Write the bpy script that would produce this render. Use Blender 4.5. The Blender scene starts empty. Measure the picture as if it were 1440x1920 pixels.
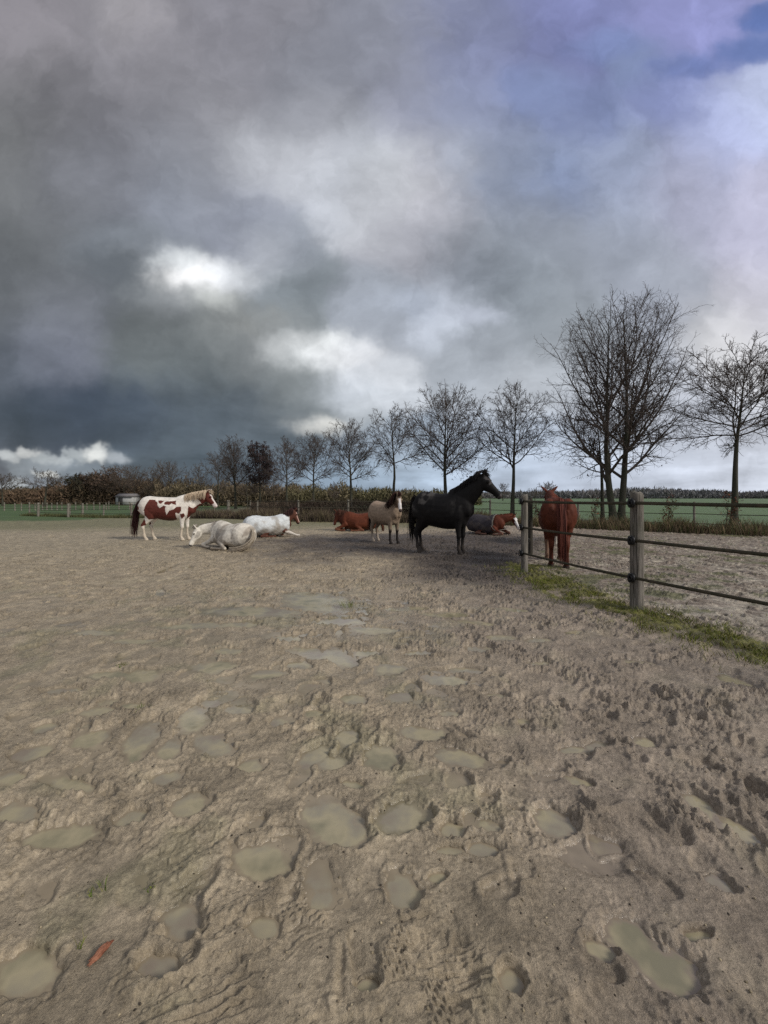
import bpy, math, random
import numpy as np
from math import radians as R, sin, cos, pi, sqrt

random.seed(7)
F, H0, HOR = 746.7, 1.45, 932.0          # focal length (photo px), eye height, horizon row
scn = bpy.context.scene
COL = scn.collection

# ------------------------------------------------------------------ helpers
def tag(o, label=None, cat=None, group=None, kind=None):
    if label: o['label'] = label
    if cat: o['category'] = cat
    if group: o['group'] = group
    if kind: o['kind'] = kind
    return o

def empty(name, loc, rz=0, s=1.0):
    o = bpy.data.objects.new(name, None)
    COL.objects.link(o)
    o.location = loc
    o.rotation_euler = (0, 0, rz)
    o.scale = (s, s, s)
    o.empty_display_size = 0.2
    return o

def mesh_np(name, V, quads=None, tris=None, smooth=False):
    me = bpy.data.meshes.new(name)
    V = np.asarray(V, dtype=np.float32)
    nq = 0 if quads is None else len(quads)
    nt = 0 if tris is None else len(tris)
    me.vertices.add(len(V))
    me.vertices.foreach_set('co', V.ravel())
    idx = []
    if nq: idx.append(np.asarray(quads, dtype=np.int32).ravel())
    if nt: idx.append(np.asarray(tris, dtype=np.int32).ravel())
    idx = np.concatenate(idx)
    me.loops.add(len(idx))
    me.loops.foreach_set('vertex_index', idx)
    me.polygons.add(nq + nt)
    st = np.concatenate([np.arange(nq) * 4, nq * 4 + np.arange(nt) * 3]).astype(np.int32)
    me.polygons.foreach_set('loop_start', st)
    me.update(calc_edges=True)
    if smooth:
        me.polygons.foreach_set('use_smooth', np.ones(nq + nt, dtype=bool))
    me.validate()
    return me

def vcol(me, C, name='Col'):
    C = np.asarray(C, dtype=np.float32)
    if C.shape[1] == 3:
        C = np.concatenate([C, np.ones((len(C), 1), np.float32)], 1)
    a = me.attributes.new(name, 'FLOAT_COLOR', 'POINT')
    a.data.foreach_set('color', C.ravel())

def vfloat(me, A, name):
    a = me.attributes.new(name, 'FLOAT', 'POINT')
    a.data.foreach_set('value', np.asarray(A, dtype=np.float32))

def obj(name, me, mat=None, parent=None):
    o = bpy.data.objects.new(name, me)
    COL.objects.link(o)
    if mat: me.materials.append(mat)
    if parent: o.parent = parent
    return o

def s2l(c):
    c = np.asarray(c, dtype=float) / 255.0
    return np.where(c <= 0.04045, c / 12.92, ((c + 0.055) / 1.055) ** 2.4)

def smooth(t):
    t = np.clip(t, 0, 1)
    return t * t * (3 - 2 * t)

# ------------------------------------------------------------------ numpy noise
_rs = np.random.RandomState(3)
PERM = np.concatenate([_rs.permutation(1024)] * 3)
ANG = _rs.rand(1024) * 2 * pi
GX, GY = np.cos(ANG), np.sin(ANG)
def perlin(x, y, seed=0):
    x = x + seed * 17.31; y = y - seed * 9.77
    xi = np.floor(x).astype(np.int64); yi = np.floor(y).astype(np.int64)
    xf = x - xi; yf = y - yi
    u = xf ** 3 * (xf * (xf * 6 - 15) + 10); v = yf ** 3 * (yf * (yf * 6 - 15) + 10)
    def g(ix, iy, dx, dy):
        h = PERM[(PERM[ix & 1023] + iy) & 1023]
        return GX[h] * dx + GY[h] * dy
    a = g(xi, yi, xf, yf); b = g(xi + 1, yi, xf - 1, yf)
    c = g(xi, yi + 1, xf, yf - 1); d = g(xi + 1, yi + 1, xf - 1, yf - 1)
    return ((a + (b - a) * u) + ((c + (d - c) * u) - (a + (b - a) * u)) * v) * 1.5
def fbm(x, y, oct=4, seed=0, gain=0.5):
    s = 0; a = 1.0; n = 0
    for i in range(oct):
        s = s + a * perlin(x * 2 ** i, y * 2 ** i, seed + i); n += a; a *= gain
    return s / n
def hash2(ix, iy, k):
    h = PERM[(PERM[(ix + 37 * k) & 1023] + iy + 101 * k) & 1023]
    return h / 1023.0

# ------------------------------------------------------------------ terrain
def base_z(x, y):
    x = np.asarray(x, dtype=float); y = np.asarray(y, dtype=float)
    return -0.45 * smooth((-x - 6) / 22) * smooth((y - 12) / 16)

def ground(px, py):
    z = 0.0
    for _ in range(12):
        Y = F * (H0 - z) / (py - HOR); X = (px - 720) / F * Y
        z = float(base_z(X, Y))
    return X, Y, z

def at(px, Y):
    X = (px - 720) / F * Y
    return X, Y, float(base_z(X, Y))

# near fence line and far fence line (world xy)
NF = [(4.55, 2.3), (3.23, 5.09), (2.67, 7.57), (3.63, 9.9)]
FF = [(24.5, 9.6), (20.8, 12.2), (17.1, 14.6), (13.4, 17.2), (9.7, 19.85), (6.0, 22.5), (2.2, 24.0), (-2.25, 25.0), (-5.5, 25.6),
      (-9.2, 29.0), (-12.0, 30.6), (-15.4, 32.4), (-19.0, 34.0), (-22.6, 35.6), (-26.2, 37.2), (-30.6, 38.8), (-36.5, 41.0)]
def polyline_dist(x, y, pts):
    best = np.full(x.shape, 1e9); side = np.zeros(x.shape)
    for (x0, y0), (x1, y1) in zip(pts[:-1], pts[1:]):
        dx, dy = x1 - x0, y1 - y0; L = dx * dx + dy * dy
        t = np.clip(((x - x0) * dx + (y - y0) * dy) / L, 0, 1)
        d = np.hypot(x - x0 - t * dx, y - y0 - t * dy)
        s = np.sign((x - x0) * dy - (y - y0) * dx)
        m = d < best
        best = np.where(m, d, best); side = np.where(m, s, side)
    return best, side

# puddles of the photograph: centre, half axes, tilt
PUD = [(620,1530,52,44,20),(655,1562,34,24,-10),(480,1608,52,36,15),(1040,1540,42,24,28),(868,1418,58,17,8),(720,1415,30,24,10),(625,1425,32,14,-5),
 (350,1505,36,22,-10),(120,1560,74,22,-8),(28,1515,48,19,-12),(262,1382,44,26,-45),(360,1345,28,26,0),(398,1390,38,20,15),
 (170,1380,42,14,-15),(65,1405,44,12,-12),(318,1400,27,16,-22),(470,1432,30,12,-5),(590,1410,38,14,-32),(652,1375,24,15,0),
 (265,1265,36,12,-5),(205,1262,40,8,-3),(400,1250,45,10,-6),(430,1220,26,7,0),(605,1222,55,11,6),(645,1237,28,9,10),(540,1196,24,6,0),(690,1220,28,6,0),
 (600,1128,78,20,6),(470,1146,95,10,2),(360,1172,60,6,-4),(345,1718,38,38,0),(495,1728,32,28,0),(300,1800,38,26,-8),(50,1810,72,42,-22),
 (755,1530,46,30,0),(850,1552,26,16,0),(905,1590,28,12,0),(842,1592,26,10,0),(922,1545,24,12,20),(1180,1748,54,30,32),
 (1255,1815,80,36,36),(1130,1775,30,14,25),(1310,1745,26,12,0),(1310,1498,44,14,30),(1390,1552,48,16,32),(1075,1400,30,9,-5),(1118,1392,26,9,-8),
 (1212,1390,27,12,20),(752,1665,24,36,-30),(790,1370,50,14,5),(838,1272,42,10,3),(870,1252,34,7,0),(1010,1196,26,6,0),(1078,1182,22,6,0),
 (940,1190,34,6,0),(730,1250,30,9,0),(748,1302,24,9,0),(842,1335,20,7,0),(590,1332,20,8,0),(662,1305,27,9,0),(395,1315,17,7,0),(447,1328,27,7,0),
 (140,1465,44,15,5),(245,1525,36,13,-15),(310,1450,32,12,-12),(1380,1275,52,8,16),(1200,1240,40,6,8),(300,1108,9,9,50),(268,1051,8,2,0),
 (305,1068,22,4,-22),(350,1062,12,3,0),(600,1680,27,14,-10),(20,1450,30,10,-8),(85,1360,30,9,-10),(500,1262,38,8,-4),(560,1245,30,7,0),(700,1180,40,6,0),
 (840,1150,50,6,0),(640,1165,46,6,0),(250,1200,50,6,-3),(960,1140,36,5,4),(900,1212,30,6,0),(1090,1460,26,9,18),(665,1465,24,9,10),(1350,1650,30,12,30),
 (960,1830,22,30,-30),(690,1840,22,14,0),(820,1640,18,9,0),(760,1140,46,5,0),(890,1165,40,5,3),(1010,1240,26,5,4),(180,1330,36,8,-8),(250,1320,28,7,0),(120,1290,40,6,-4),(520,1350,18,7,0),(780,1220,26,6,0),(180,1185,44,5,0),
 (930,1300,26,6,6),(980,1345,20,6,8),(450,1170,40,5,0)]
TREAD = [(572,1695,30),(745,1775,-25),(820,1870,-35),(1105,1352,-60),(925,1535,-15)]

def mud(x, y):
    """height above base, water level above base, wetness 0..1"""
    n1 = fbm(x * 0.9, y * 0.9, 2, 5)
    L = 0.018 * fbm(x * 0.35, y * 0.35, 2, 9)
    wx = x + 0.06 * perlin(x * 5, y * 5, 21) + 0.008 * perlin(x * 22, y * 22, 24); wy = y + 0.06 * perlin(x * 5, y * 5, 22) + 0.008 * perlin(x * 22, y * 22, 25)
    yy = np.maximum(y, 0.3)
    px = 720 + F * x / yy; py = HOR + F * H0 / yy
    # how wet this part of the yard is
    dryR = smooth((px - 640 - (py - 1000) * 0.55) / 380)          # right side is drier
    far = smooth((1135 - py) / 90)
    wet = np.clip(1 - 0.7 * dryR - 0.95 * far + 0.35 * n1, 0, 1)
    wet = wet * (1 - 0.5 * smooth((py - 1600) / 250))
    wet = np.where(y > 9, 0, wet)
    film = np.maximum(np.exp(-((px - 600) / 280) ** 2 - ((py - 1165) / 60) ** 2), np.maximum(np.exp(-((px - 480) / 260) ** 2 - ((py - 1250) / 40) ** 2), 0.8 * np.exp(-((px - 300) / 330) ** 2 - ((py - 1380) / 70) ** 2)))
    aw = -0.2 - 0.78 * np.tanh(0.9 * x) + 0.75 * perlin(x * 0.8, y * 0.8, 71)      # smear direction of the churned mud
    ca, sa = np.cos(aw), np.sin(aw)
    ux = (wx * ca + wy * sa) * 0.42; uy = (-wx * sa + wy * ca) * 1.2
    r1 = 1 - np.abs(perlin(ux * 6.5, uy * 6.5, 31)) * 2
    r2 = 1 - np.abs(perlin(ux * 13, uy * 13, 32)) * 2
    r3 = 1 - np.abs(perlin(ux * 29, uy * 29, 33)) * 2
    r4 = 1 - np.abs(perlin(ux * 48 + 3, uy * 48, 38)) * 2
    amp = (0.30 + 0.95 * smooth(0.5 + 1.5 * perlin(x * 1.5, y * 1.5, 41) + 0.9 * perlin(x * 4, y * 4, 42))) * (0.60 + 0.75 * smooth((y - 3.0) / 6)) * (1 + 0.65 * smooth((x - 0.1) / 1.6))
    h = L + 0.018 * fbm(wx * 2.6, wy * 2.6, 3, 11) + amp * (0.0075 * r1 + 0.0100 * r2 * smooth(0.5 + r1) + 0.0074 * r3 * smooth(0.6 + r2) + 0.0034 * r4 \
        + 0.0036 * perlin(ux * 55, uy * 55, 34) + 0.0026 * perlin(ux * 130, uy * 130, 35) \
        + 0.030 * np.maximum(perlin(x * 24, y * 24, 36) - 0.30, 0) + 0.018 * np.maximum(perlin(x * 52, y * 52, 37) - 0.2, 0) - 0.006)
    h = h - 0.012
    # hoof prints and shallow pans: jittered cells
    for (cell, prob, rmin, rmax, dep, k) in ((0.50, 0.55, 0.10, 0.17, 0.012, 1), (0.27, 0.55, 0.05, 0.075, 0.018, 2), (0.34, 0.45, 0.05, 0.07, 0.021, 3)):
        cx = np.floor(x / cell).astype(np.int64); cy = np.floor(y / cell).astype(np.int64)
        dn = np.zeros_like(x); rm = np.zeros_like(x)
        for i in (-1, 0, 1):
            for j in (-1, 0, 1):
                ix, iy = cx + i, cy + j
                ox = (ix + 0.15 + 0.7 * hash2(ix, iy, k * 7 + 1)) * cell; oy = (iy + 0.15 + 0.7 * hash2(ix, iy, k * 7 + 2)) * cell
                rr = rmin + (rmax - rmin) * hash2(ix, iy, k * 7 + 3)
                an = hash2(ix, iy, k * 7 + 4) * 6.28
                asp = 1.0 + 0.45 * hash2(ix, iy, k * 7 + 5)
                ddx = wx - ox; ddy = wy - oy
                a = (ddx * np.cos(an) + ddy * np.sin(an)) / (rr * asp); b = (-ddx * np.sin(an) + ddy * np.cos(an)) / rr
                d = np.sqrt(a * a + b * b)
                on = (hash2(ix, iy, k * 7 + 6) < prob)
                tilt = 1 + 0.5 * a
                dn = np.maximum(dn, on * smooth((1.08 - d) / 0.34) * (0.5 + hash2(ix, iy, k * 7)) * tilt)
                rm = np.maximum(rm, on * np.exp(-((d - 1.22) / 0.2) ** 2) * (0.4 + 0.6 * (a > 0)))
        h = h - dep * dn * (0.6 + 0.35 * np.minimum(amp, 1.2)) + dep * 0.5 * (0.5 + np.minimum(amp, 1.2)) * rm * (1 - np.clip(dn, 0, 1))
    # flatten the far yard a little, keep churned around the horses
    wl = L - 0.0215 - 0.05 * (1 - wet) * (1 - film) + 0.008 * film * (0.6 + 1.2 * n1)
    # explicit puddles
    pm = np.zeros_like(x)
    en = 0.55 * fbm(x * 6, y * 6, 3, 51) + 0.22 * perlin(x * 26, y * 26, 52) + 0.10 * perlin(x * 60, y * 60, 53)
    for (cx, cy, rx, ry, a) in PUD:
        m = (np.abs(px - cx) < 2.2 * max(rx, ry)) & (np.abs(py - cy) < 2.2 * max(rx, ry)) & (y > 0.3)
        if not m.any(): continue
        dx = px[m] - cx; dy = py[m] - cy; c, s = cos(R(a)), sin(R(a))
        d = np.hypot((dx * c + dy * s) / rx, (-dx * s + dy * c) / ry)
        d = d * (1 + 0.9 * en[m])
        pm[m] = np.maximum(pm[m], smooth((1.34 - d) / 0.80))
        h[m] += 0.006 * np.exp(-((d - 1.38) / 0.2) ** 2) * (1 - pm[m])
    low = L - 0.032 - 0.034 * pm + 0.25 * (h - L)
    h = np.where(low < h, h + (low - h) * pm, h)
    wl = np.maximum(wl, np.where(pm > 0.02, L - 0.0295, -1))
    # boot treads
    for (cx, cy, a) in TREAD:
        X0, Y0, _ = ground(cx, cy)
        m = (np.hypot(x - X0, y - Y0) < 0.2)
        if not m.any(): continue
        dx = x[m] - X0; dy = y[m] - Y0; c, s = cos(R(a)), sin(R(a))
        u = dx * c + dy * s + 0.010 * perlin(x[m] * 11, y[m] * 11, 58); v = -dx * s + dy * c + 0.012 * perlin(x[m] * 9, y[m] * 9, 59)
        e = smooth((1 - np.hypot(u / 0.048, v / 0.10) + 0.9 * perlin(x[m] * 15, y[m] * 15, 57)) / 0.4)
        zig = np.abs(((u / 0.026) % 1) - 0.5) * 0.016
        pat = np.abs((((v + zig) / 0.021) % 1) - 0.5) * 2
        hm = h[m]
        flat = np.clip(hm, L[m] - 0.03, L[m] + 0.005) * 0.3 + (L[m] - 0.012) * 0.7
        h[m] = hm + (flat + 0.009 * smooth((pat - 0.35) / 0.35) + 0.35 * (hm - L[m] + 0.012) - hm) * e * 0.85
    return h, wl, wet, pm, L

# ------------------------------------------------------------------ materials
def new_mat(name):
    m = bpy.data.materials.new(name); m.use_nodes = True
    nt = m.node_tree; b = nt.nodes['Principled BSDF']
    return m, nt, b

def N(nt, t, **kw):
    n = nt.nodes.new(t)
    for k, v in kw.items():
        if k.startswith('i_'):
            n.inputs[int(k[2:])].default_value = v
        else:
            setattr(n, k, v)
    return n

def noise_node(nt, scale, detail=4, rough=0.55, coord='Object', stretch=None, dist=0.0):
    tc = N(nt, 'ShaderNodeTexCoord')
    n = N(nt, 'ShaderNodeTexNoise'); n.inputs['Scale'].default_value = scale
    n.inputs['Detail'].default_value = detail; n.inputs['Roughness'].default_value = rough; n.inputs['Distortion'].default_value = dist
    src = tc.outputs[coord]
    if stretch:
        mp = N(nt, 'ShaderNodeMapping'); mp.inputs['Scale'].default_value = stretch
        nt.links.new(src, mp.inputs[0]); src = mp.outputs[0]
    nt.links.new(src, n.inputs['Vector'])
    return n

def plain(name, col, rough=0.8, var=0.25, scale=8, bump=0.0, bscale=40, stretch=None, spec=0.3, col2=None):
    m, nt, b = new_mat(name)
    n = noise_node(nt, scale, 5, 0.6, stretch=stretch)
    mx = N(nt, 'ShaderNodeMix', data_type='RGBA')
    mr = N(nt, 'ShaderNodeMapRange'); mr.inputs['From Min'].default_value = 0.32; mr.inputs['From Max'].default_value = 0.68
    nt.links.new(n.outputs[0], mr.inputs[0]); nt.links.new(mr.outputs[0], mx.inputs[0])
    c2 = col2 if col2 is not None else [c * (1 - var) for c in col]
    mx.inputs[6].default_value = (*[min(1, c * (1 + (0 if col2 is not None else var * 0.6))) for c in col], 1); mx.inputs[7].default_value = (*c2, 1)
    nt.links.new(mx.outputs[2], b.inputs['Base Color'])
    b.inputs['Roughness'].default_value = rough; b.inputs['Specular IOR Level'].default_value = spec
    if bump:
        n2 = noise_node(nt, bscale, 5, 0.6, stretch=stretch)
        bp = N(nt, 'ShaderNodeBump'); bp.inputs['Strength'].default_value = bump; bp.inputs['Distance'].default_value = 0.02
        nt.links.new(n2.outputs[0], bp.inputs['Height']); nt.links.new(bp.outputs[0], b.inputs['Normal'])
    return m

def attr_mat(name, rough=0.8, spec=0.25, nscale=30, nvar=0.3, bump=0.0, bscale=80, bdist=0.01, sheen=0.0, stretch=None):
    m, nt, b = new_mat(name)
    a = N(nt, 'ShaderNodeAttribute', attribute_name='Col')
    n = noise_node(nt, nscale, 5, 0.6, stretch=stretch)
    mr = N(nt, 'ShaderNodeMapRange'); mr.inputs['From Min'].default_value = 0.3; mr.inputs['From Max'].default_value = 0.7
    mr.inputs['To Min'].default_value = 1 - nvar; mr.inputs['To Max'].default_value = 1 + nvar
    nt.links.new(n.outputs[0], mr.inputs[0])
    vm = N(nt, 'ShaderNodeVectorMath', operation='SCALE')
    nt.links.new(a.outputs['Color'], vm.inputs[0]); nt.links.new(mr.outputs[0], vm.inputs['Scale'])
    nt.links.new(vm.outputs[0], b.inputs['Base Color'])
    b.inputs['Roughness'].default_value = rough; b.inputs['Specular IOR Level'].default_value = spec
    if bump:
        n2 = noise_node(nt, bscale, 4, 0.6, stretch=stretch)
        bp = N(nt, 'ShaderNodeBump'); bp.inputs['Strength'].default_value = bump; bp.inputs['Distance'].default_value = bdist
        nt.links.new(n2.outputs[0], bp.inputs['Height']); nt.links.new(bp.outputs[0], b.inputs['Normal'])
    return m

M_hair_coat = attr_mat('horse_coat', 0.6, 0.12, 14, 0.22, 0.5, 60, 0.006)
M_rug = attr_mat('rug_cloth', 0.9, 0.1, 9, 0.14, 0.6, 14, 0.03)
M_leaf = attr_mat('leaf_mass', 0.9, 0.1, 3, 0.3)
M_grass = attr_mat('grass_blades', 0.8, 0.15, 3, 0.3)
M_bark = plain('bark', (0.070, 0.060, 0.048), 0.9, 0.45, 6, 0.7, 25, (1, 1, 0.25), col2=(0.028, 0.034, 0.018))
M_twig = plain('twig', (0.075, 0.058, 0.050), 0.9, 0.3, 1.0)
M_twigfar = plain('twig_far', (0.10, 0.078, 0.062), 0.9, 0.3, 0.5)
M_darkplastic = plain('black_plastic', (0.012, 0.012, 0.013), 0.45, 0.2, 30)
M_tape = plain('fence_tape', (0.075, 0.060, 0.040), 0.8, 0.4, 18, 0.5, 160, (1, 1, 1), col2=(0.035, 0.036, 0.022))
M_eye = plain('eye', (0.006, 0.004, 0.003), 0.12, 0.1, 10)

# ------------------------------------------------------------------ ground mesh
def ground_mesh():
    def rows():
        r = [0.02, 0.3, 0.6, 0.8]
        while r[-1] < 14: r.append(r[-1] + min(max(0.0021 * r[-1] ** 2, 0.0034), 0.034))
        while r[-1] < 34: r.append(r[-1] * 1.0065)
        while r[-1] < 4200: r.append(r[-1] * 1.045)
        return np.array(r)
    r = rows()
    th = np.concatenate([np.linspace(-pi, -R(58), 60, endpoint=False), np.linspace(-R(58), R(58), 1000), np.linspace(R(58), pi, 61)[1:]])
    nr, nc = len(r), len(th)
    rr, tt = np.meshgrid(r, th, indexing='ij')
    x = (rr * np.sin(tt)).ravel(); y = (rr * np.cos(tt)).ravel()
    h = np.zeros_like(x); wl = np.full_like(x, -1.0); wet = np.zeros_like(x); pm = np.zeros_like(x)
    near = (np.hypot(x, y) < 34) & (y > -3)
    hn, wn, wt, pn, Ln = mud(x[near], y[near])
    fade = 1 - smooth((np.hypot(x[near], y[near]) - 20) / 12)
    h[near] = hn * fade; wl[near] = wn; wet[near] = wt; pm[near] = pn
    # zones
    dN, sN = polyline_dist(x, y, [(9.5, -6.0), (4.55, 2.3), (3.23, 5.09), (2.67, 7.57), (2.9, 8.4)])
    dF, sF = polyline_dist(x, y, [(60, -16)] + FF + [(-60, 50), (-200, 110)])
    big = fbm(x * 0.5, y * 0.5, 3, 61); med = fbm(x * 2.2, y * 2.2, 4, 62); fine = fbm(x * 9, y * 9, 3, 63)
    C = np.zeros((len(x), 3))
    tan = np.array([0.315, 0.256, 0.178]); grey = np.array([0.272, 0.220, 0.168]); dark = np.array([0.062, 0.049, 0.042]); sand = np.array([0.300, 0.250, 0.175])
    yy = np.maximum(y, 0.3); px = 720 + F * x / yy; py = HOR + F * H0 / yy
    wR = smooth((px - 560 - (py - 1000) * 0.35 + 160 * big) / 420)
    C[:] = tan + (grey - tan) * wR[:, None]
    wS = smooth((-x - 2.5 - 0.0 * y + 1.5 * big) / 5) * smooth((y - 5) / 7)
    C += (sand - C) * wS[:, None]
    # dark churned soil where the horses stand
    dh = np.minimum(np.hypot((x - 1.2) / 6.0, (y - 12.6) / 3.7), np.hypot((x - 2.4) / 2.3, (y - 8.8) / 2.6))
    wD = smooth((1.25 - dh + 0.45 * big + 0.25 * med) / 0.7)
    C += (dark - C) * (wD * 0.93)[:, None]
    streak = fbm(x * 3.5 + 0.8 * y, y * 6, 3, 66); speck = fbm(x * 16, y * 16, 2, 67)
    # olive film of algae on some of the wet mud
    al = smooth((med + 0.35 * big - 0.02) / 0.35) * smooth((py - 1050) / 90) * (1 - 0.6 * wR)
    C += (np.array([0.165, 0.150, 0.088]) - C) * (0.55 * al)[:, None]
    C *= (1 + 0.24 * med + 0.20 * fine + 0.22 * streak + 0.18 * speck)[:, None]
    C *= (1 - 0.22 * smooth((wl - h + 0.016) / 0.016))[:, None]
    # thin grass towards the far fence
    g = smooth((y - 15.5 + 2.0 * big + 1.5 * med) / 6) * (1 - smooth((x - 2) / 3))
    gc = np.array([0.135, 0.130, 0.060])
    C += (gc * (1 + 0.35 * med)[:, None] - C) * (0.75 * g)[:, None]
    # right paddock (beyond the near fence)
    inR = np.where(y < 8.4, smooth((sN * dN + 0.1 * med) / 0.45) * (x > 1.5), smooth((x - 2.55 - 0.42 * (y - 8.4) + 0.5 * med) / (0.6 + 0.35 * np.maximum(y - 8.4, 0)))) * (y < 40)
    pale = np.array([0.36, 0.315, 0.25]); pinkish = np.array([0.185, 0.145, 0.112])
    pr = pinkish + (pale - pinkish) * smooth(0.5 + 1.1 * med + 0.7 * fine - 0.045 * (y - 7))[:, None]
    gp = smooth((med + big * 0.8 + 0.05 - 0.03 * (y - 6)) / 0.30) * 0.85
    pr = pr + (np.array([0.085, 0.085, 0.028]) * (1 + 0.4 * fine)[:, None] - pr) * gp[:, None]
    pr *= (1 + 0.35 * fine + 0.45 * streak + 0.25 * speck)[:, None]
    C += (pr - C) * inR[:, None]
    # moss and short grass below the near fence
    ms, _ = polyline_dist(x, y, [(8.6, -5.9), (4.1, 2.45), (3.32, 4.3), (2.95, 5.6), (2.76, 7.0), (2.85, 8.3)])
    wm = smooth((0.40 - ms + 0.5 * med + 0.28 * fine + 0.2 * big) / 0.26)
    mc = np.array([0.075, 0.068, 0.022]) + (np.array([0.135, 0.130, 0.016]) - np.array([0.075, 0.068, 0.022])) * smooth(0.4 + 1.4 * fine + med)[:, None]
    C += (mc - C) * (wm * 0.92)[:, None]
    h = h + 0.02 * wm * (1 + fine)
    # verge below the far fence, then fields
    vg = smooth((1.3 - dF) / 0.8)
    C += (np.array([0.075, 0.080, 0.032]) * (1 + 0.5 * med)[:, None] - C) * (vg)[:, None]
    beyond = (sF > 0) & (dF > 0.5) & (y > 3)
    fld = np.array([0.060, 0.105, 0.020]) * (1 + 0.25 * big + 0.12 * fbm(x * 0.05, y * 0.25, 3, 70))[:, None]
    scr = np.array([0.105, 0.100, 0.050]) * (1 + 0.35 * big + 0.3 * med)[:, None]
    wf = smooth((x + 3 + 0.12 * (y - 25)) / 5)
    bc = scr + (fld - scr) * wf[:, None]
    C = np.where(beyond[:, None], bc, C)
    # green meadow at the far left
    gl = smooth((-x - 23.5 + 1.5 * med) / 3) * smooth((y - 31.0 + 1.2 * med) / 1.5)
    C += (np.array([0.045, 0.088, 0.020]) * (1 + 0.25 * big)[:, None] - C) * (gl * 0.9)[:, None]
    C = np.clip(C, 0.01, 0.8)
    z = base_z(x, y) + h
    h2 = np.where(beyond | (inR > 0.5), h * 0.8, h)
    z = base_z(x, y) + h2
    idx = np.arange(nr * nc).reshape(nr, nc)
    a = idx[:-1, :-1].ravel(); b = idx[:-1, 1:].ravel(); c = idx[1:, 1:].ravel(); d = idx[1:, :-1].ravel()
    quads = np.stack([a, d, c, b], 1)
    me = mesh_np('ground', np.stack([x, y, z], 1), quads, None, True)
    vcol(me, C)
    wetn = smooth((wl - h + 0.024) / 0.024) * (1 - np.clip(inR, 0, 1)) * (1 - wm)
    wetn = np.maximum(wetn, 0.75 * wet * smooth(0.6 + 1.5 * med))
    vfloat(me, np.clip(wetn, 0, 1), 'wet')
    grassy = np.clip(wm + gp * inR * 0.7 + beyond * 1.0 + gl + vg + g * 0.7, 0, 1)
    vfloat(me, grassy, 'grassy')
    # water sheet
    Z = z.reshape(nr, nc); W = (base_z(x, y) + wl).reshape(nr, nc)
    dep = (W - Z)
    block = (inR > 0.05).reshape(nr, nc) | (wm > 0.05).reshape(nr, nc) | (rr > 12.5) | (rr < 0.7) | (tt < -1.05) | (tt > 1.05)
    dep = np.where(block, -1, dep)
    under = dep > -0.001
    fk = (under[:-1, :-1] | under[:-1, 1:] | under[1:, 1:] | under[1:, :-1]) & ~(block[:-1, :-1] | block[1:, 1:] | block[1:, :-1] | block[:-1, 1:])
    fk = fk.ravel()
    wq = quads[fk]
    used, inv = np.unique(wq.ravel(), return_inverse=True)
    # keep the water surface level across each pool
    Vw = np.stack([x, y, W.ravel()], 1)[used]
    mw = mesh_np('water', Vw, inv.reshape(-1, 4), None, True)
    vfloat(mw, np.clip(dep.ravel()[used] / 0.032, 0, 1), 'depth')
    vcol(mw, C[used])
    return me, mw

def ground_material():
    m, nt, b = new_mat('mud_ground')
    L = nt.links
    a = N(nt, 'ShaderNodeAttribute', attribute_name='Col'); w = N(nt, 'ShaderNodeAttribute', attribute_name='wet'); g = N(nt, 'ShaderNodeAttribute', attribute_name='grassy')
    n1 = noise_node(nt, 46, 8, 0.74); n2 = noise_node(nt, 4.5, 6, 0.6, dist=0.4); n3 = noise_node(nt, 230, 3, 0.7)
    def mr(src, lo, hi, f0=0.3, f1=0.7):
        r = N(nt, 'ShaderNodeMapRange'); r.inputs['From Min'].default_value = f0; r.inputs['From Max'].default_value = f1
        r.inputs['To Min'].default_value = lo; r.inputs['To Max'].default_value = hi; L.new(src, r.inputs[0]); return r.outputs[0]
    v1 = mr(n1.outputs[0], 0.55, 1.45); v2 = mr(n2.outputs[0], 0.80, 1.2); v3 = mr(n3.outputs[0], 0.78, 1.22)
    mu = N(nt, 'ShaderNodeMath', operation='MULTIPLY'); L.new(v1, mu.inputs[0]); L.new(v2, mu.inputs[1])
    mu2 = N(nt, 'ShaderNodeMath', operation='MULTIPLY'); L.new(mu.outputs[0], mu2.inputs[0]); L.new(v3, mu2.inputs[1])
    sc = N(nt, 'ShaderNodeVectorMath', operation='SCALE'); L.new(a.outputs['Color'], sc.inputs[0]); L.new(mu2.outputs[0], sc.inputs['Scale'])
    L.new(sc.outputs[0], b.inputs['Base Color'])
    rg = N(nt, 'ShaderNodeMapRange'); rg.inputs['To Min'].default_value = 0.58; rg.inputs['To Max'].default_value = 0.18
    L.new(w.outputs['Fac'], rg.inputs[0])
    rn = N(nt, 'ShaderNodeMath', operation='MULTIPLY'); L.new(rg.outputs[0], rn.inputs[0]); L.new(mr(n1.outputs[0], 1.2, 0.85), rn.inputs[1])
    L.new(rn.outputs[0], b.inputs['Roughness'])
    b.inputs['Specular IOR Level'].default_value = 0.42
    hs = N(nt, 'ShaderNodeMath', operation='MULTIPLY_ADD'); L.new(n3.outputs[0], hs.inputs[0]); hs.inputs[1].default_value = 0.22; L.new(n1.outputs[0], hs.inputs[2])
    bp = N(nt, 'ShaderNodeBump'); bp.inputs['Distance'].default_value = 0.02
    st = N(nt, 'ShaderNodeMapRange'); st.inputs['To Min'].default_value = 1.0; st.inputs['To Max'].default_value = 0.3
    L.new(w.outputs['Fac'], st.inputs[0]); L.new(st.outputs[0], bp.inputs['Strength'])
    L.new(hs.outputs[0], bp.inputs['Height']); L.new(bp.outputs[0], b.inputs['Normal'])
    return m

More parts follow.
